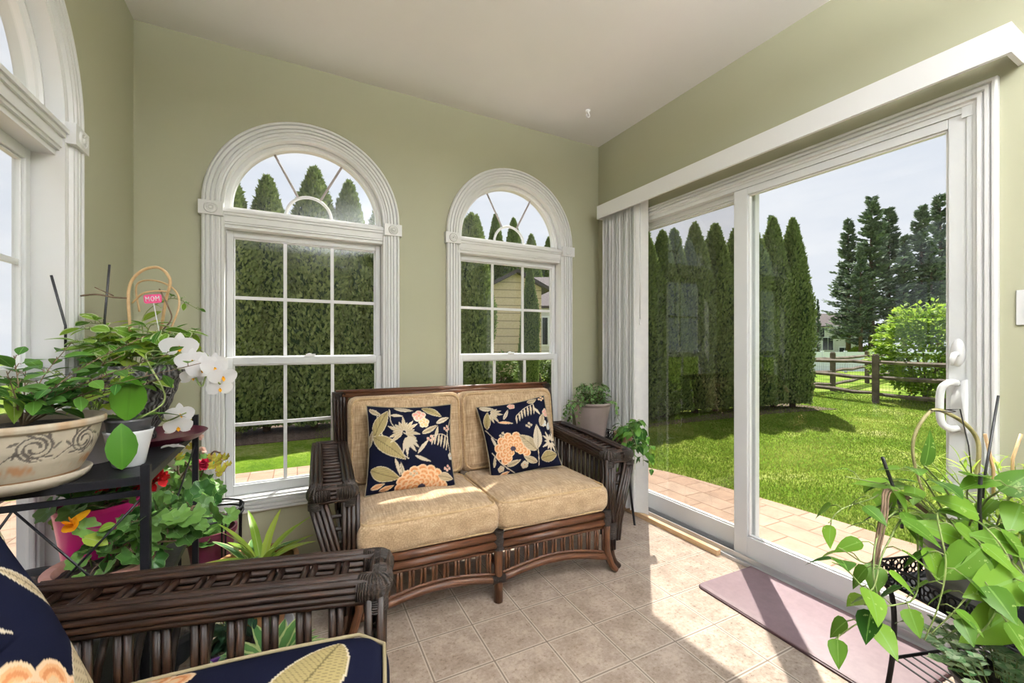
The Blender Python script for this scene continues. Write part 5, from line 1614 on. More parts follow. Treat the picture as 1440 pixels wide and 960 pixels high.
# ---- grey relief urn with variegated foliage, bent cane hoops, stakes
UC = (-.478, 1.930, SHZ)
def relief():
    m = mat('grey_relief_stone', (0.13, 0.125, 0.125), 0.75)
    t_ = NT(m)
    u = t_.mapping(t_.uv(), scale=(9, 22, 1))
    w = t_.new('ShaderNodeTexWave'); w.inputs['Scale'].default_value = 1.6; w.inputs['Distortion'].default_value = 9; w.inputs['Detail'].default_value = 1.5; w.inputs['Detail Scale'].default_value = 1.1
    t_.link(u, w.inputs['Vector'])
    t_.base(t_.ramp(w.outputs['Fac'], [(0.2, (0.055, 0.052, 0.052)), (0.7, (0.20, 0.195, 0.195))]))
    t_.bump(w.outputs['Fac'], 1.0, 0.02)
    return m
M['relief'] = relief()
t = thing('relief_urn', 'large grey urn with braided relief at the back of the black shelf, bushy variegated plant', 'plant', UC)
def braid(a, z, k):
    return 1 + (0.022 * math.sin(a * 14 + z * 75) * math.sin(a * 14 - z * 75) if 0.06 < z < 0.20 else 0)
b = MB(); b.lathe([(0, 0), (.062, 0), (.064, .014), (.058, .028), (.066, .04)] + [(.066 + .066 * ((z - .04) / .17) ** .75, z) for z in np.linspace(.05, .205, 26)] + [(.142, .212), (.148, .222), (.148, .250), (.140, .262), (.128, .262), (.122, .22), (0, .215)], seg=120, rfun=braid)
b.build('pot', 'relief', t)
b = MB(); b.lathe([(0, .238), (.124, .234)], seg=24); b.build('soil', 'soil', t)
lf, st, lf2 = MB(), MB(), MB()
for k in range(34):
    a = R.uniform(0, 2 * PI); rr = R.uniform(.04, .22); h = R.uniform(.04, .20)
    dx, dy = rr * math.cos(a), rr * math.sin(a) * .8
    if dx < -.11: dx = -.11
    if math.cos(a) > .2 and R.random() < .4: h -= .12
    vine(st, lf if k % 3 else lf2, [(dx * .2, dy * .2, .24), (dx * .6, dy * .6, .25 + h * .7), (dx, dy - .04, .25 + h * .8)], 8, .088, .052, OVAL, .0016, .15, pet=.012, start=.2)
vine(st, lf, [(.06, -.02, .25), (.02, .02, .42), (.10, .02, .50), (.19, .0, .46)], 9, .042, .026, OVAL, .002, 0, pet=.01, start=.5)
st.build('stem', 'stem', t); lf.build('foliage', 'lf_varieg', t); lf2.build('foliage', 'lf_lime', t)
def hoop(pts, r, m, nm='bent_cane'):
    b = MB(); b.tube(catmull(pts, 8), r, 8); b.build(nm, m, t)
hoop([pt(at(183, 468, 1.46), UC), pt(at(181, 410, 1.46), UC), pt(at(196, 385, 1.47), UC), pt(at(222, 378, 1.48), UC), pt(at(239, 395, 1.49), UC), pt(at(233, 425, 1.50), UC), pt(at(226, 470, 1.5), UC)], .0048, 'cane_pale')
hoop([pt(at(196, 440, 1.54), UC), pt(at(192, 403, 1.54), UC), pt(at(215, 396, 1.54), UC), pt(at(243, 407, 1.53), UC), pt(at(252, 430, 1.52), UC), pt(at(238, 470, 1.5), UC)], .0032, 'cane_pale')
hoop([pt(at(224, 408, 1.48), UC), pt(at(236, 432, 1.48), UC), pt(at(241, 450, 1.48), UC), pt(at(228, 467, 1.48), UC)], .0024, 'stem_brown')
hoop([pt(at(186, 428, 1.46), UC), pt(at(200, 415, 1.46), UC), pt(at(218, 411, 1.47), UC), pt(at(236, 412, 1.48), UC)], .0030, 'cane_pale')
for (a, c) in (((154, 374, 1.45), (147, 452, 1.47)), ((72, 389, 1.32), (92, 460, 1.36))):
    b = MB(); b.tube([pt(at(*a), UC), pt(at(*c), UC), pt(at(*c), UC) + Vector((0, 0, -.07))], .0036, 8); b.build('stake', 'pot_black', t)
b = MB()
b.tube(catmull([pt(at(113, 418, 1.38), UC), pt(at(135, 416, 1.40), UC), pt(at(160, 420, 1.43), UC), pt(at(178, 421, 1.44), UC)], 5), .0028, 6); b.tube([pt(at(133, 406, 1.40), UC), pt(at(160, 418, 1.43), UC)], .002, 5)
b.build('twig', 'stem_brown', t)
# MOM pick
mp = thing('mom_plant_pick', 'pink MOM plant pick on a clear stick inside the cane hoops', 'plant pick', at(215, 420, 1.47))
rzm = -YAW + rad(14)
mp.rotation_euler = (0, rad(-6), rzm)
b = MB(); layers(b, [([(x * 1.0, z) for x, z in rrect(.052, .030, .007)], -0.002), ([(x, z) for x, z in rrect(.052, .030, .007)], 0.002)])
b.v = [v[:, [0, 2, 1]] * np.array([1, -1, 1]) for v in b.v]; b.f = [f[::-1] for f in b.f]; b.build('card', 'mom_pink', mp, smooth=False)
b = MB()
z0, z1 = -.008, .008
for (x, ch) in ((-.015, 'M'), (.0, 'O'), (.015, 'M')):
    if ch == 'M':
        for a, c in (((x - .005, z0), (x - .005, z1)), ((x - .005, z1), (x, -.001)), ((x, -.001), (x + .005, z1)), ((x + .005, z1), (x + .005, z0))):
            b.tube([(a[0], -.003, a[1]), (c[0], -.003, c[1])], .0012, 6)
    else: b.tube([(x + .0048 * math.cos(q * PI / 8), -.003, .008 * math.sin(q * PI / 8)) for q in range(16)], .0012, 6, closed=True)
b.build('lettering', 'mom_white', mp)
b = MB(); b.tube([(0, .001, -.014), (.004, .002, -.09), (.006, .01, -.17)], .0016, 6); b.build('stick', 'pot_white', mp)
b = MB(); 
t = thing('saucer', 'dark red plant saucer under the grey urn', 'saucer', (UC[0] + .05, UC[1] - .01, SHZ))
saucer(t, .165, 'pot_burgundy', .022); UCo = bpy.data.objects['relief_urn']; UCo.location.z += .005

# ---- white orchid
OC = (-.392, 1.545, SHZ)
t = thing('potted_orchid', 'white phalaenopsis orchid in a white pot at the edge of the black shelf', 'orchid', OC)
b = MB(); b.lathe([(0, 0), (.033, 0), (.036, .004), (.044, .05), (.053, .092), (.055, .100), (.051, .100), (.047, .08), (0, .07)], seg=40); b.build('pot', 'pot_white', t)
b = MB(); b.lathe([(0, .08), (.045, .085), (.049, .124), (.051, .126), (.051, .132), (.046, .132), (.042, .115), (0, .112)], seg=32); b.build('inner_pot', 'pot_darkgrey', t)
b = MB()
cam_d = Vector((.35, -.9, 0)).normalized()
leaf(b, Vector((.0, -.062, .128)), Vector((.06, -.16, -.98)), Vector((.3, -1, .1)), .125, .066, OVAL, .12, .2, .2)
leaf(b, Vector((.0, -.02, .125)), Vector((.12, -.12, 1.0)), Vector((.15, -1, .15)), .135, .080, OVAL, -.1, .3, .8)
leaf(b, Vector((.0, .0, .125)), Vector((-.9, .2, .35)), Vector((0, 0, 1)), .13, .05, OVAL, .4, .2, .5)
leaf(b, Vector((.01, .0, .125)), Vector((.8, .5, .4)), Vector((0, 0, 1)), .12, .05, OVAL, .5, .2, .5)
b.build('foliage', 'lf_gloss', t)
b = MB()
b.tube(catmull([(0.01, 0, .12), pt(at(232, 560, 1.24), OC), pt(at(205, 500, 1.25), OC), pt(at(238, 497, 1.27), OC), pt(at(268, 520, 1.29), OC), pt(at(283, 543, 1.29), OC), pt(at(292, 527, 1.30), OC), pt(at(310, 540, 1.30), OC)], 8), .0026, 7)
b.tube(catmull([(0.01, .01, .12), (.05, .03, .14), pt(at(232, 592, 1.27), OC), pt(at(262, 580, 1.30), OC)], 8), .0022, 7)
b.build('flower_stem', 'stem', t)
fb, fy = MB(), MB()
def orchid_flower(c, face_d, r):
    f = face_d.normalized(); s = f.cross(Vector((0, 0, 1))).normalized(); u = s.cross(f)
    for a, L_, W_, pr in ((90, .95, .55, OVAL), (210, .95, .5, OVAL), (330, .95, .5, OVAL), (15, 1.05, 1.0, ROUND), (165, 1.05, 1.0, ROUND)):
        a = rad(a + R.uniform(-8, 8)); d = s * math.cos(a) + u * math.sin(a)
        leaf(fb, c + f * .003 * (1 if W_ > .8 else 0), d + f * .15, f, r * L_, r * W_, pr, .15, .12)
    leaf(fy, c + f * .004, -u * .5 + f, u, r * .35, r * .25, OVAL, .4, .4, .5)
    leaf(fy, c + f * .004, u * .2 + f, s, r * .2, r * .2, OVAL, .3, .4, .5)
for (px, py, d, r, fx) in ((252, 488, 1.28, .048, -.2), (269, 508, 1.29, .044, .3), (283, 520, 1.30, .046, .6), (300, 518, 1.30, .042, .9), (312, 530, 1.31, .042, .5), (308, 546, 1.31, .036, .2), (285, 512, 1.33, .042, 0), (270, 530, 1.31, .034, .3), (252, 583, 1.31, .040, .4), (250, 600, 1.30, .038, 0), (300, 512, 1.33, .04, .4)):
    p = at(px, py, d); orchid_flower(pt(p, OC), Vector((.35 + fx * .5, -1, -.15 + R.uniform(-.2, .2))), r)
fb.build('petals', 'petal_white', t); fy.build('flower_centre', 'petal_orange', t)
t = thing('fallen_orchid_bloom', 'single white orchid bloom lying on the black shelf edge', 'flower', at(243, 617, 1.37)); t.location.z = SHZ
fb = MB()
for k in range(5): leaf(fb, Vector((0, 0, .004 + .002 * k)), Vector((math.cos(k * 1.25), math.sin(k * 1.25), .25)), Vector((0, 0, 1)), .032, .028, ROUND, .3, .15)
fb.build('petals', 'petal_white', t)

# ------------------------------------------------------------------ geraniums and pots on the middle shelf and beyond
def geranium(t, base, spots, rl, stemm='stem_brown', col=None):
    lf, st = MB(), MB()
    for (p, n) in spots:
        p = Vector(p); b0 = Vector(base)
        mid = b0.lerp(p, .55) + Vector((0, 0, .03)) + rv(.012)
        P = catmull([b0, mid, p], 8); st.tube(P, [.004 * (1 - .4 * i / len(P)) for i in range(len(P))], 6)
        n = int(n * 1.7)
        for k in range(n):
            i = int(len(P) * (.35 + .65 * (k + .5) / n)) - 1; q0 = P[min(i, len(P) - 1)]
            d = (rv(1) + Vector((.3, -.6, .4))).normalized(); q = q0 + d * R.uniform(.02, .06)
            st.tube([q0, q0.lerp(q, .5) + Vector((0, 0, .006)), q], .0012, 5)
            geranium_leaf(lf, q, (d + Vector((0, 0, -.4)) + rv(.3)).normalized(), (Vector((.1, -.5, .8)) + rv(.35)).normalized(), rl * R.uniform(.45, .9))
    st.build('stem', stemm, t); lf.build('foliage', 'lf_geran', t)
Z2 = 0.485
# magenta pot
c = (-.480, 1.640, Z2)
t = thing('potted_geranium', 'red geranium in a tall magenta pot on the middle shelf of the black rack', 'plant', c)
pot_mesh(t, .098, .066, .245, 'pot_magenta', rimh=.012, rim=.002)
geranium(t, (0, 0, .21), [((-.08, -.04, .27), 4), ((.04, -.10, .25), 5), ((.12, .02, .26), 5), ((.02, .06, .28), 4), ((-.10, .05, .27), 3), ((.10, -.06, .20), 4)], .040)
fb = MB()
for p in ((.06, -.02, .285), (.10, .0, .275), (.02, .02, .27), (.13, -.02, .29)): flower_ball(fb, p, .022, 7, .024)
fb.build('blossoms', 'petal_red', t)
# terracotta bowl
c = (-.435, 1.490, Z2)
t = thing('potted_geranium', 'pale geranium in a wide rosy terracotta bowl behind the armchair arm', 'plant', c)
pot_mesh(t, .102, .060, .122, 'pot_terra', rimh=.030, rim=.014, wall=.012)
geranium(t, (.03, 0, .09), [((.06, .03, .16), 5), ((.12, .10, .19), 6), ((.16, -.01, .15), 6), ((.0, -.03, .13), 4), ((.20, .06, .22), 7), ((.10, -.03, .22), 4), ((.24, .12, .17), 6), ((.02, .0, .20), 3)], .042)
fb = MB(); p0 = pt(at(100, 735, 1.05), c)
for k in range(6): a = k * 1.05; leaf(fb, p0, Vector((.4 * math.cos(a) + .3, -.6, .5 * math.sin(a))), Vector((0, -1, .3)), .036, .026, ROUND, -.3, .2)
leaf(fb, p0, Vector((.7, 0, .5)), Vector((0, -1, .3)), .045, .016, ROUND, 0, .2); fb.build('blossoms', 'petal_orange', t)
lf, st = MB(), MB(); st.tube(catmull([(-.02, .02, .09), p0.lerp(Vector((0, 0, .1)), .4) + Vector((.0, 0, .02)), p0], 6), .002, 6)
leaf(lf, p0 + Vector((.02, 0, -.04)), Vector((.6, -.3, -.1)), Vector((0, -.6, .8)), .06, .035, OVAL, .3, .2); leaf(lf, p0 + Vector((.05, 0, -.03)), Vector((.6, -.3, .4)), Vector((0, -.6, .8)), .04, .025, OVAL, .3, .2)
st.build('flower_stem', 'stem', t); lf.build('side_leaf', 'lf_lime', t)
# black bowl
c = (-.585, 1.500, Z2)
t = thing('flower_pot', 'black plastic pot of bare soil left of the rosy bowl', 'plant pot', c)
pot_mesh(t, .075, .052, .105, 'pot_black', rimh=.016, rim=.006)
lf = MB(); leaf(lf, Vector((.01, -.02, .095)), Vector((.4, -.6, .4)), Vector((0, -.3, 1)), .04, .022, OVAL, .3, .2); leaf(lf, Vector((.01, -.02, .095)), Vector((-.4, -.5, .4)), Vector((0, -.3, 1)), .025, .016, OVAL, .3, .2); lf.build('seedling', 'lf_green', t)
# wire stand with burgundy pot
c = (-.300, 2.290, 0)
t = thing('wire_plant_stand', 'round black wire plant stand beneath the left arched window', 'plant stand', c)
for z, r_ in ((.45, .120), (.425, .120), (.16, .105)):
    b = MB(); b.tube([(r_ * math.cos(q * PI / 20), r_ * math.sin(q * PI / 20), z) for q in range(40)], .0042, 6, closed=True); b.build('ring', 'black_metal', t)
for k in range(4):
    a = k * PI / 2 + .5
    for da in (-.06, .06):
        b = MB(); b.tube(catmull([(.12 * math.cos(a + da), .12 * math.sin(a + da), .45), (.118 * math.cos(a + da), .118 * math.sin(a + da), .2), (.13 * math.cos(a + da), .13 * math.sin(a + da), .0)], 5), .0036, 6); b.build('leg', 'black_metal', t)
b = MB(); b.tube([(-.104, 0, .16), (.104, 0, .16)], .004, 6); b.tube([(0, -.104, .16), (0, .104, .16)], .004, 6); b.build('pot_rest', 'black_metal', t)
cg = (c[0], c[1], .165)
t = thing('potted_geranium', 'tall geranium in a burgundy pot inside the round wire stand, crimson bloom', 'plant', cg)
pot_mesh(t, .094, .066, .20, 'pot_burgundy', rimh=.02, rim=.006)
sp = []
for (px, py, d, n) in ((262, 650, 1.95, 6), (240, 690, 1.9, 6), (285, 690, 2.0, 5), (250, 730, 1.85, 6), (225, 740, 1.8, 6), (290, 740, 1.95, 5), (262, 770, 1.8, 6), (230, 780, 1.72, 6), (300, 775, 1.95, 4), (245, 660, 2.0, 5), (215, 700, 1.85, 6), (275, 760, 1.9, 5)):
    sp.append((pt(at(px, py, d), cg), n))
geranium(t, (0, 0, .17), sp, .055)
fb = MB(); p0 = pt(at(284, 652, 1.88), cg); flower_ball(fb, p0, .026, 10, .022); fb.build('blossoms', 'petal_crimson', t)
fb = MB()
for (px, py) in ((278, 614), (284, 634), (268, 610), (262, 648), (243, 640)): flower_ball(fb, pt(at(px, py, 1.95), cg), .010, 3, .018)
fb.build('faded_blossoms', 'petal_pink', t)
lf = MB()
for (px, py, s__) in ((305, 640, 1), (312, 655, 1.1), (300, 652, .9), (318, 640, .8), (268, 590, .8), (262, 605, .8), (308, 648, .7), (298, 640, .7), (322, 650, .6), (309, 664, .7), (272, 600, .6), (256, 640, .9), (266, 626, .8)):
    geranium_leaf(lf, pt(at(px, py, 1.90), cg), Vector((R.uniform(-.8, .8), -.3, -.7)), (Vector((0, -1, .3)) + rv(.4)).normalized(), .021 * s__)
st = MB(); st.tube(catmull([(0, 0, .18), pt(at(250, 700, 1.9), cg), pt(at(262, 660, 1.9), cg), p0], 6), .004, 6); st.tube(catmull([(0, 0, .18), pt(at(275, 700, 1.95), cg), pt(at(296, 640, 1.9), cg), pt(at(310, 636, 1.9), cg)], 6), .0035, 6)
st.tube(catmull([(0, 0, .18), pt(at(250, 660, 1.95), cg), pt(at(270, 600, 1.9), cg)], 6), .003, 6)
st.build('flower_stem', 'stem_brown', t); lf.build('upper_leaf', 'lf_coleus', t)

# ------------------------------------------------------------------ floor plants behind the armchair
c = (-.115, 2.01, 0)
t = thing('potted_bromeliad', 'strappy bromeliad in a large orange brown clay pot left of the loveseat', 'plant', c)
pot_mesh(t, .150, .095, .30, 'pot_brown', rimh=.045, rim=.012, wall=.012); saucer(t, .14, 'pot_paleblue', .025)
lf = MB(); rosette(lf, (.02, 0, .27), 26, .24, .034, STRAP, (8, 78), .45); lf.build('foliage', 'lf_lime', t)
lf = MB(); rosette(lf, (-.02, .02, .27), 16, .22, .030, STRAP, (5, 60), .6); lf.build('lower_foliage', 'lf_hosta', t)
c = (-.045, 1.640, 0)
t = thing('potted_hosta', 'yellow edged variegated plant in a pale pot on the floor behind the armchair', 'plant', c)
pot_mesh(t, .075, .055, .10, 'pot_paleblue', rimh=.012, rim=.004)
lf = MB(); rosette(lf, (0, 0, .09), 34, .15, .046, OVAL, (10, 80), .5, .02); lf.build('foliage', 'lf_hosta', t)
c = (-.175, 1.815, 0)
t = thing('potted_plant', 'dark leaved plant in a black pot between the bromeliad and the rack', 'plant', c)
pot_mesh(t, .07, .05, .11, 'pot_black')
lf, st = MB(), MB()
for k in range(11):
    a = k * 2.4; vine(st, lf, [(0, 0, .10), (.05 * math.cos(a), .05 * math.sin(a), .20), (.11 * math.cos(a), .11 * math.sin(a), .26 + .05 * math.sin(k))], 8, .060, .030, LENS, .002, .2, pet=.01)
st.build('stem', 'stem', t); lf.build('foliage', 'lf_dark', t)
c = (-.205, 1.625, 0)
t = thing('flower_pot', 'purple plastic pot of soil on the floor beside the black rack', 'plant pot', c)
pot_mesh(t, .062, .045, .15, 'pot_purple', rimh=.016, rim=.006)
lf = MB(); rosette(lf, (0, 0, .13), 8, .06, .022, OVAL, (30, 80), .3, .01); lf.build('foliage', 'lf_jade', t)
c = (-.262, 1.475, 0)
t = thing('watering_can', 'teal plastic watering can on the floor beneath the black rack', 'watering can', c)
b = MB(); b.lathe([(0, 0), (.050, 0), (.054, .01), (.048, .14), (.036, .17), (.033, .17), (.044, .13), (.046, .02), (0, .015)], seg=32); b.build('body', 'pot_teal', t)
b = MB(); b.tube(catmull([(-.045, 0, .15), (-.075, 0, .17), (-.085, 0, .10), (-.05, 0, .04)], 6), .008, 8); b.build('handle', 'pot_teal', t)
b = MB(); b.tube([(.045, 0, .05), (.08, 0, .13), (.10, 0, .18)], [.013, .010, .008], 8); b.build('spout', 'pot_teal', t)
c = (-.340, 1.760, 0.14)
t = thing('potted_plant', 'lime green seedlings on the lowest shelf of the black rack', 'plant', c)
pot_mesh(t, .07, .05, .10, 'pot_black')
lf, st = MB(), MB()
for k in range(9):
    a = k * 2.4; vine(st, lf, [(0, 0, .09), (.03 * math.cos(a), .03 * math.sin(a), .16), (.09 * math.cos(a), .09 * math.sin(a), .22)], 6, .055, .03, OVAL, .002, .1, pet=.01)
st.build('stem', 'stem', t); lf.build('foliage', 'lf_lime', t)

# ------------------------------------------------------------------ perforated black stands
def stand(name, label, loc, rz, W_, D_, H, band=.065, lowz=None):
    """tray table: W along x, D along y, origin at middle on the floor; pierced gallery round the top"""
    t = thing(name, label, 'plant stand', loc, rz)
    b = MB(); b.bx(-W_ / 2, W_ / 2, -D_ / 2, D_ / 2, H - .055, H - .050)
    n = int(W_ / .03)
    b.build('tray', 'black_metal', t, smooth=False)
    def gallery(a, c):
        A2, B2 = Vector(a), Vector(c); L_ = (B2 - A2).length; d = (B2 - A2).normalized()
        mb = MB()
        for z in (H, H - band): mb.tube([tuple(A2) + (z,), tuple(B2) + (z,)], .0042, 6)
        m = max(2, int(round(L_ / .058))); s_ = L_ / m
        for k in range(m):
            cc = A2 + d * s_ * (k + .5); zc = H - band / 2
            def ring(ox, oz, rx, rz_, r_=.0022):
                mb.tube([(cc.x + d.x * (ox + rx * math.cos(q * PI / 7)), cc.y + d.y * (ox + rx * math.cos(q * PI / 7)), zc + oz + rz_ * math.sin(q * PI / 7)) for q in range(14)], r_, 5, closed=True)
            ring(0, 0, .010, .010, .003)
            for a_ in (45, 135, 225, 315): ring(.0175 * math.cos(rad(a_)), .0195 * math.sin(rad(a_)), .0085, .0085)
            for q in (-s_ / 2, s_ / 2): mb.tube([(cc.x + d.x * q, cc.y + d.y * q, H - band), (cc.x + d.x * q, cc.y + d.y * q, H)], .003, 5)
            ring(-.024, 0, .005, .012); ring(.024, 0, .005, .012)
        mb.build('pierced_gallery', 'black_metal', t)
    w, e = W_ / 2, D_ / 2
    for a, c in (((-w, -e), (w, -e)), ((w, -e), (w, e)), ((w, e), (-w, e)), ((-w, e), (-w, -e))): gallery(a, c)
    for sx in (-1, 1):
        for sy in (-1, 1):
            b = MB(); b.tube(catmull([(sx * w, sy * e, H - band), (sx * (w - .03), sy * (e - .02), H - band - .05), (sx * (w - .035), sy * (e - .02), H * .45), (sx * (w - .01), sy * (e - .005), .0)], 6), .0075, 8)
            b.build('leg', 'black_metal', t)
    if lowz:
        b = MB(); [b.tube([(x_, -e + .02, lowz - .003), (x_, e - .02, lowz - .003)], .003, 6) for x_ in np.linspace(-w + .04, w - .04, 12)]; b.build('lower_shelf', 'black_metal', t, smooth=False)
        for yy in (-e + .02, e - .02):
            b = MB(); b.tube([(-w + .03, yy, lowz), (w - .03, yy, lowz)], .005, 6); b.build('shelf_bar', 'black_metal', t)
    return t
stand('metal_plant_stand', 'black pierced metal plant stand in the corner behind the loveseat arm', (1.865, 2.290, 0), 0.0, .30, .44, .575)
c = (1.905, 2.395, .528)
t = thing('potted_ivy', 'trailing small leaved plant in a ribbed taupe pot on the corner stand', 'plant', c)
b = MB(); pr = [(0, 0), (.092, 0)]
for k in range(22): z = .01 + k * .0098; r_ = .094 + .036 * (z / .23); pr += [(r_, z), (r_ + .0018, z + .005)]
pr += [(.134, .228), (.138, .232), (.138, .246), (.128, .246), (.122, .20), (0, .195)]
b.lathe(pr, seg=48); b.build('pot', 'pot_taupe', t); saucer(t, .112, 'pot_taupe', .02, -.001)
b = MB(); b.lathe([(0, .215), (.124, .208)], seg=24); b.build('soil', 'soil', t)
lf, st = MB(), MB()
for k in range(46):
    a = k * 2.4 + R.random(); rr = R.uniform(.05, .17); h = R.uniform(.0, .13)
    x_, y_ = rr * math.cos(a), rr * math.sin(a)
    if y_ > .15: y_ = .15
    vine(st, lf, [(x_ * .3, y_ * .3, .22), (x_ * .7, y_ * .7, .24 + h), (x_, y_, .235 + h)], 12, .036, .026, OVAL, .0014, .1, pet=.006, start=.15)
for (dx, dy, dz) in ((-.20, -.02, .02), (-.22, -.05, .10), (-.18, -.08, -.01), (.13, -.12, .13), (-.21, .02, .06)):
    vine(st, lf, [(dx * .4, dy * .4, .235), (dx * .8, dy * .8, .255), (dx, dy, .2), (dx * 1.02, dy, dz)], 22, .038, .027, OVAL, .0014, .3, pet=.006)
st.build('stem', 'stem_brown', t); lf.build('foliage', 'lf_ivy', t)
c = (1.925, 2.090, .528)
t = thing('potted_vine', 'green heart leaved vine spilling over the front of the corner stand', 'plant', c)
pot_mesh(t, .060, .042, .085, 'pot_terra')
lf, st = MB(), MB()
for (px, py, d, n) in ((868, 612, 2.7, 4), (905, 620, 2.66, 6), (912, 640, 2.62, 6), (893, 660, 2.62, 7), (880, 640, 2.6, 6), (900, 600, 2.66, 5), (918, 668, 2.60, 7), (884, 695, 2.60, 7), (895, 632, 2.55, 5), (905, 655, 2.6, 6), (875, 665, 2.62, 5)):
    q = pt(at(px, py, d), c); q.x = min(q.x, .165)
    vine(st, lf, [(0, 0, .08), (q.x * .45, q.y * .5, .13), (q.x * .85, q.y * .9, max(q.z + .04, .02)), q], n + 3, .080, .056, HEART, .002, .5, pet=.02, start=.2)
st.build('stem', 'stem', t); lf.build('foliage', 'lf_green', t)

# ------------------------------------------------------------------ plants by the door, right foreground
SR = rad(-18)
SX, SY, SH = 1.800, 0.405, 0.500
stand('metal_plant_stand', 'black pierced metal plant stand at the right in front of the door', (SX, SY, 0), SR, .44, .36, SH, .055, lowz=.20)
PCn = (1.700, 0.455, SH - .050)
def emb():
    m = mat('embossed_grey_ceramic', (0.16, 0.16, 0.155), 0.45)
    t_ = NT(m); v = t_.new('ShaderNodeTexVoronoi'); v.inputs['Scale'].default_value = 26; v.feature = 'SMOOTH_F1'
    t_.link(t_.obj(), v.inputs['Vector']); t_.bump(v.outputs['Distance'], .9, .012)
    t_.base(t_.ramp(v.outputs['Distance'], [(0.1, (0.22, 0.22, 0.21)), (0.6, (0.12, 0.12, 0.118))]))
    return m
M['emb'] = emb()
t = thing('potted_pothos', 'large pothos with trailing vines in an embossed grey pot on the right stand', 'plant', PCn)
pot_mesh(t, .110, .078, .175, 'emb', rimh=.02, rim=.005, wall=.008)
lf, st, lf2 = MB(), MB(), MB()
top = Vector((0, 0, .16))
def pv(pts, n, L=.095, W=.062, **k):
    P = [top + Vector((R.uniform(-.05, .05), R.uniform(-.04, .04), 0))] + [pt(at(*q), PCn) for q in pts]
    vine(st, lf, P, n, L, W, HEART, .0026, k.pop('hang', .45), pet=.028, **k)
pv([(1290, 690, 1.17), (1240, 680, 1.13), (1190, 670, 1.10)], 6)
pv([(1270, 680, 1.16), (1228, 700, 1.12), (1185, 715, 1.08), (1165, 735, 1.07)], 7)
pv([(1280, 700, 1.12), (1245, 725, 1.08), (1225, 790, 1.04), (1180, 770, 1.02)], 6)
pv([(1285, 715, 1.10), (1240, 740, 1.05), (1228, 800, 1.0), (1235, 860, .98), (1200, 880, .97), (1165, 905, .97)], 9, .09, .055)
pv([(1290, 720, 1.08), (1245, 770, 1.02), (1225, 830, .98), (1190, 800, .97), (1170, 790, .97)], 7)
pv([(1300, 730, 1.05), (1290, 830, .98), (1260, 850, .95), (1215, 850, .95)], 7)
pv([(1320, 720, 1.04), (1330, 790, .96), (1320, 850, .94), (1300, 900, .94)], 8, .10, .066)
pv([(1350, 740, 1.02), (1380, 800, .95), (1350, 850, .93), (1310, 890, .93)], 8, .10, .064)
pv([(1370, 730, 1.02), (1420, 790, .94), (1400, 860, .92), (1370, 900, .92)], 8, .10, .066)
pv([(1400, 740, 1.05), (1440, 800, .98), (1450, 870, .95)], 6, .10, .066)
pv([(1360, 690, 1.10), (1400, 680, 1.05), (1440, 690, 1.0)], 7, .11, .07, hang=.1)
pv([(1310, 690, 1.10), (1290, 665, 1.08), (1265, 660, 1.06)], 5, .10, .06, hang=.1)
pv([(1420, 700, 1.1), (1450, 720, 1.05), (1460, 780, 1.0)], 6, .11, .07)
# a few big single leaves
for (px, py, d, dx, dy, dz, L_, W_) in ((1300, 655, 1.02, .1, -.2, .9, .09, .035), (1375, 722, 1.02, -.75, -.1, .35, .12, .055), (1352, 760, 1.0, -.7, .2, .35, .10, .055), (1405, 690, 1.04, .6, -.2, .5, .10, .06), (1440, 770, .97, -.9, 0, .3, .12, .06), (1440, 810, .92, -.8, -.1, -.2, .14, .09), (1380, 770, .95, -.6, 0, -.5, .12, .075), (1425, 860, .92, -.6, 0, -.4, .13, .08), (1400, 840, .93, .2, 0, -.9, .12, .08)):
    q = pt(at(px, py, d), PCn); leaf(lf2, q, Vector((dx * cs_ + dy * sn_, -dx * sn_ + dy * cs_, dz)), Vector((-.3, -.7, .6)), L_, W_, HEART, .18, .12)
    st.tube(catmull([top, top.lerp(q, .5) + Vector((0, 0, .04)), q], 5), .0024, 6)
st.build('vine_stem', 'stem', t); lf.build('foliage', 'lf_pothos', t); lf2.build('foliage', 'lf_pothos', t)
b = MB()
for k in range(5):
    x = R.uniform(-6, 6)
    b.tube(catmull([top, pt(at(1262 + x, 690, 1.1), PCn), pt(at(1245 + x, 730 + 2 * x, 1.05), PCn), pt(at(1232 + x, 800, 1.02), PCn), pt(at(1236 + x * 2, 850, 1.0), PCn)], 6), .0024, 6)
b.build('bare_vine', 'stem_brown', t)
for a, c_ in (((1241, 643, 1.10), (1266, 712, 1.14)), ((1379, 666, 1.02), (1377, 712, 1.04))):
    b = MB(); q = pt(at(*c_), PCn); b.tube([pt(at(*a), PCn), q, q + Vector((.01, .0, -.06))], .0042, 8); b.build('stake', 'pot_black', t)

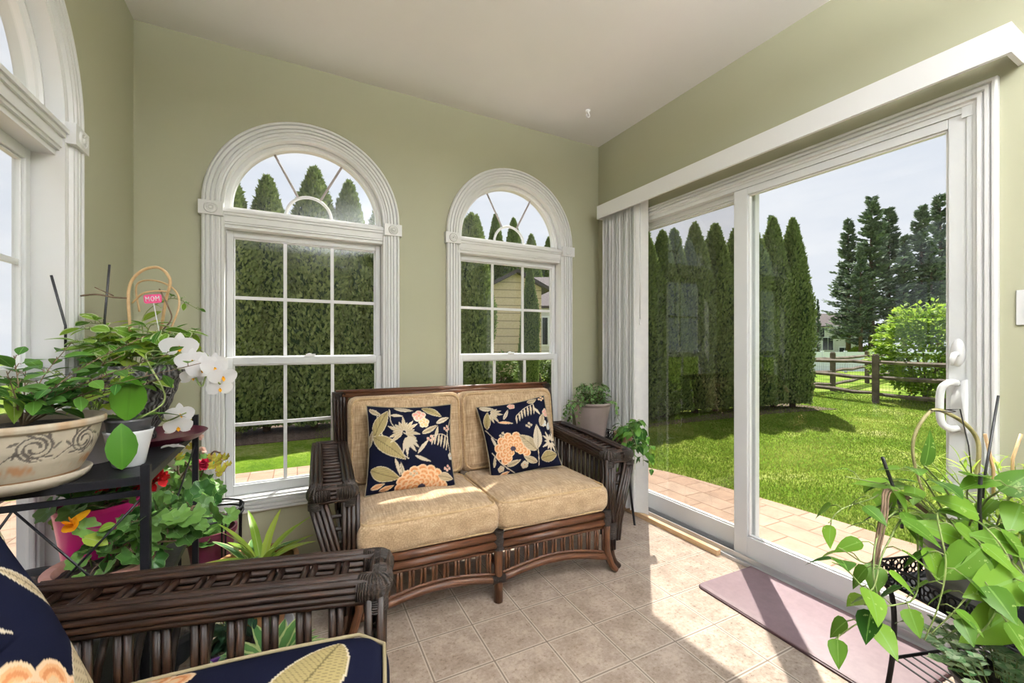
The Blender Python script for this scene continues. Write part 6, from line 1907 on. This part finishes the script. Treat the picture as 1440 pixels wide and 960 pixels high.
PB = (1.940, 0.395, SH - .050)
t = thing('potted_lily', 'narrow leaved green plant with bent branch hoop behind the pothos at right', 'plant', PB)
pot_mesh(t, .085, .062, .15, 'pot_black')
lf, st = MB(), MB()
for (px, py, d) in ((1300, 680, 1.33), (1330, 660, 1.32), (1350, 648, 1.3), (1365, 655, 1.32), (1385, 660, 1.32), (1400, 650, 1.3), (1425, 645, 1.3), (1440, 655, 1.28), (1410, 680, 1.25), (1345, 690, 1.28), (1440, 700, 1.25), (1300, 640, 1.33), (1285, 650, 1.33), (1450, 740, 1.2), (1430, 760, 1.18)):
    q = pt(at(px, py, d), PB); q.x = min(q.x, .20)
    P = catmull([(0, 0, .13), (q.x * .4, q.y * .4, .2), q], 8); st.tube(P, .0022, 6)
    for k in range(20):
        i = int(len(P) * (.45 + .55 * k / 20)); p = P[min(i, len(P) - 1)]
        d_ = (P[-1] - P[-3]).normalized() * .6 + rv(.7)
        if PB[0] + p.x + d_.normalized().x * .06 > XR - .03: d_.x = -abs(d_.x)
        leaf(lf, p, d_, Vector((0, 0, 1)), R.uniform(.045, .075), .0075, STRAP, .35, .2)
st.build('stem', 'stem', t); lf.build('foliage', 'lf_lime', t)
b = MB(); b.tube(catmull([pt(at(1297, 690, 1.28), PB), pt(at(1284, 640, 1.28), PB), pt(at(1289, 605, 1.28), PB), pt(at(1311, 577, 1.29), PB), pt(at(1335, 582, 1.30), PB), pt(at(1362, 600, 1.31), PB), pt(at(1376, 625, 1.31), PB), pt(at(1374, 670, 1.3), PB)], 8), [.0038 + .0022 * min(1, i / 40) for i in range(57)], 8); b.build('bent_branch', 'cane_olive', t)
b = MB(); c_ = pt(at(1325, 577, 1.28), PB)
b.tube([tuple(c_ + Vector((.028 * math.cos(q * PI / 10), .028 * math.sin(q * PI / 10), 0))) for q in range(20)], .0014, 6, closed=True); b.tube([c_ + Vector((.028, 0, 0)), pt(at(1350, 575, 1.28), PB), pt(at(1362, 626, 1.28), PB), pt(at(1366, 665, 1.28), PB)], .0018, 6); b.build('wire_ring', 'pot_black', t)
b = MB(); b.tube([pt(at(1404, 556, 1.26), PB), pt(at(1385, 668, 1.24), PB), pt(at(1382, 700, 1.24), PB)], .0032, 8); b.build('stake', 'pot_black', t)
for a, c_ in (((1385, 610, 1.27), (1397, 660, 1.27)), ((1436, 610, 1.27), (1424, 645, 1.27))):
    b = MB(); q = pt(at(*c_), PB); b.tube([pt(at(*a), PB), q, q + Vector((0, 0, -.08))], .0042, 6); b.build('wooden_stake', 'cane_pale', t)
c = (1.640, 0.370, .201)
t = thing('potted_jade', 'small leaved fleshy plant in a black bowl on the lower shelf at right', 'plant', c)
pot_mesh(t, .105, .075, .105, 'pot_black', rimh=.012, rim=.005)
lf, st = MB(), MB()
for k in range(60):
    a = k * 2.399; rr = .165 * math.sqrt(R.random()); h = R.uniform(.02, .12) * (1 - rr * 3)
    x_, y_ = rr * math.cos(a), rr * math.sin(a)
    P = catmull([(x_ * .5, y_ * .5, .09), (x_ * .85, y_ * .85, .12 + h * .8), (x_, y_, .12 + h)], 6); st.tube(P, .0014, 5)
    for q in range(11):
        p = P[min(len(P) - 1, int(len(P) * (.3 + .7 * q / 10)))]
        for sd in (-1, 1): leaf(lf, p, Vector((sd * math.cos(q * 1.57 + a), sd * math.sin(q * 1.57 + a), .5)), Vector((0, 0, 1)), .019, .013, OVAL, .2, .2)
st.build('stem', 'stem', t); lf.build('foliage', 'lf_jade', t)
c = (1.850, 0.300, .201)
t = thing('potted_jade', 'second fleshy leaved plant at the back of the lower shelf at right', 'plant', c)
pot_mesh(t, .09, .07, .10, 'pot_brown')
lf, st = MB(), MB()
for k in range(45):
    a = k * 2.399; rr = .14 * math.sqrt(R.random()); h = R.uniform(.02, .13) * (1 - rr * 3)
    x_, y_ = rr * math.cos(a), rr * math.sin(a)
    P = catmull([(x_ * .5, y_ * .5, .09), (x_ * .85, y_ * .85, .12 + h * .8), (x_, y_, .12 + h)], 6); st.tube(P, .0014, 5)
    for q in range(11):
        p = P[min(len(P) - 1, int(len(P) * (.3 + .7 * q / 10)))]
        for sd in (-1, 1): leaf(lf, p, Vector((sd * math.cos(q * 1.57 + a), sd * math.sin(q * 1.57 + a), .5)), Vector((0, 0, 1)), .021, .014, OVAL, .2, .2)
st.build('stem', 'stem', t); lf.build('foliage', 'lf_jade', t)
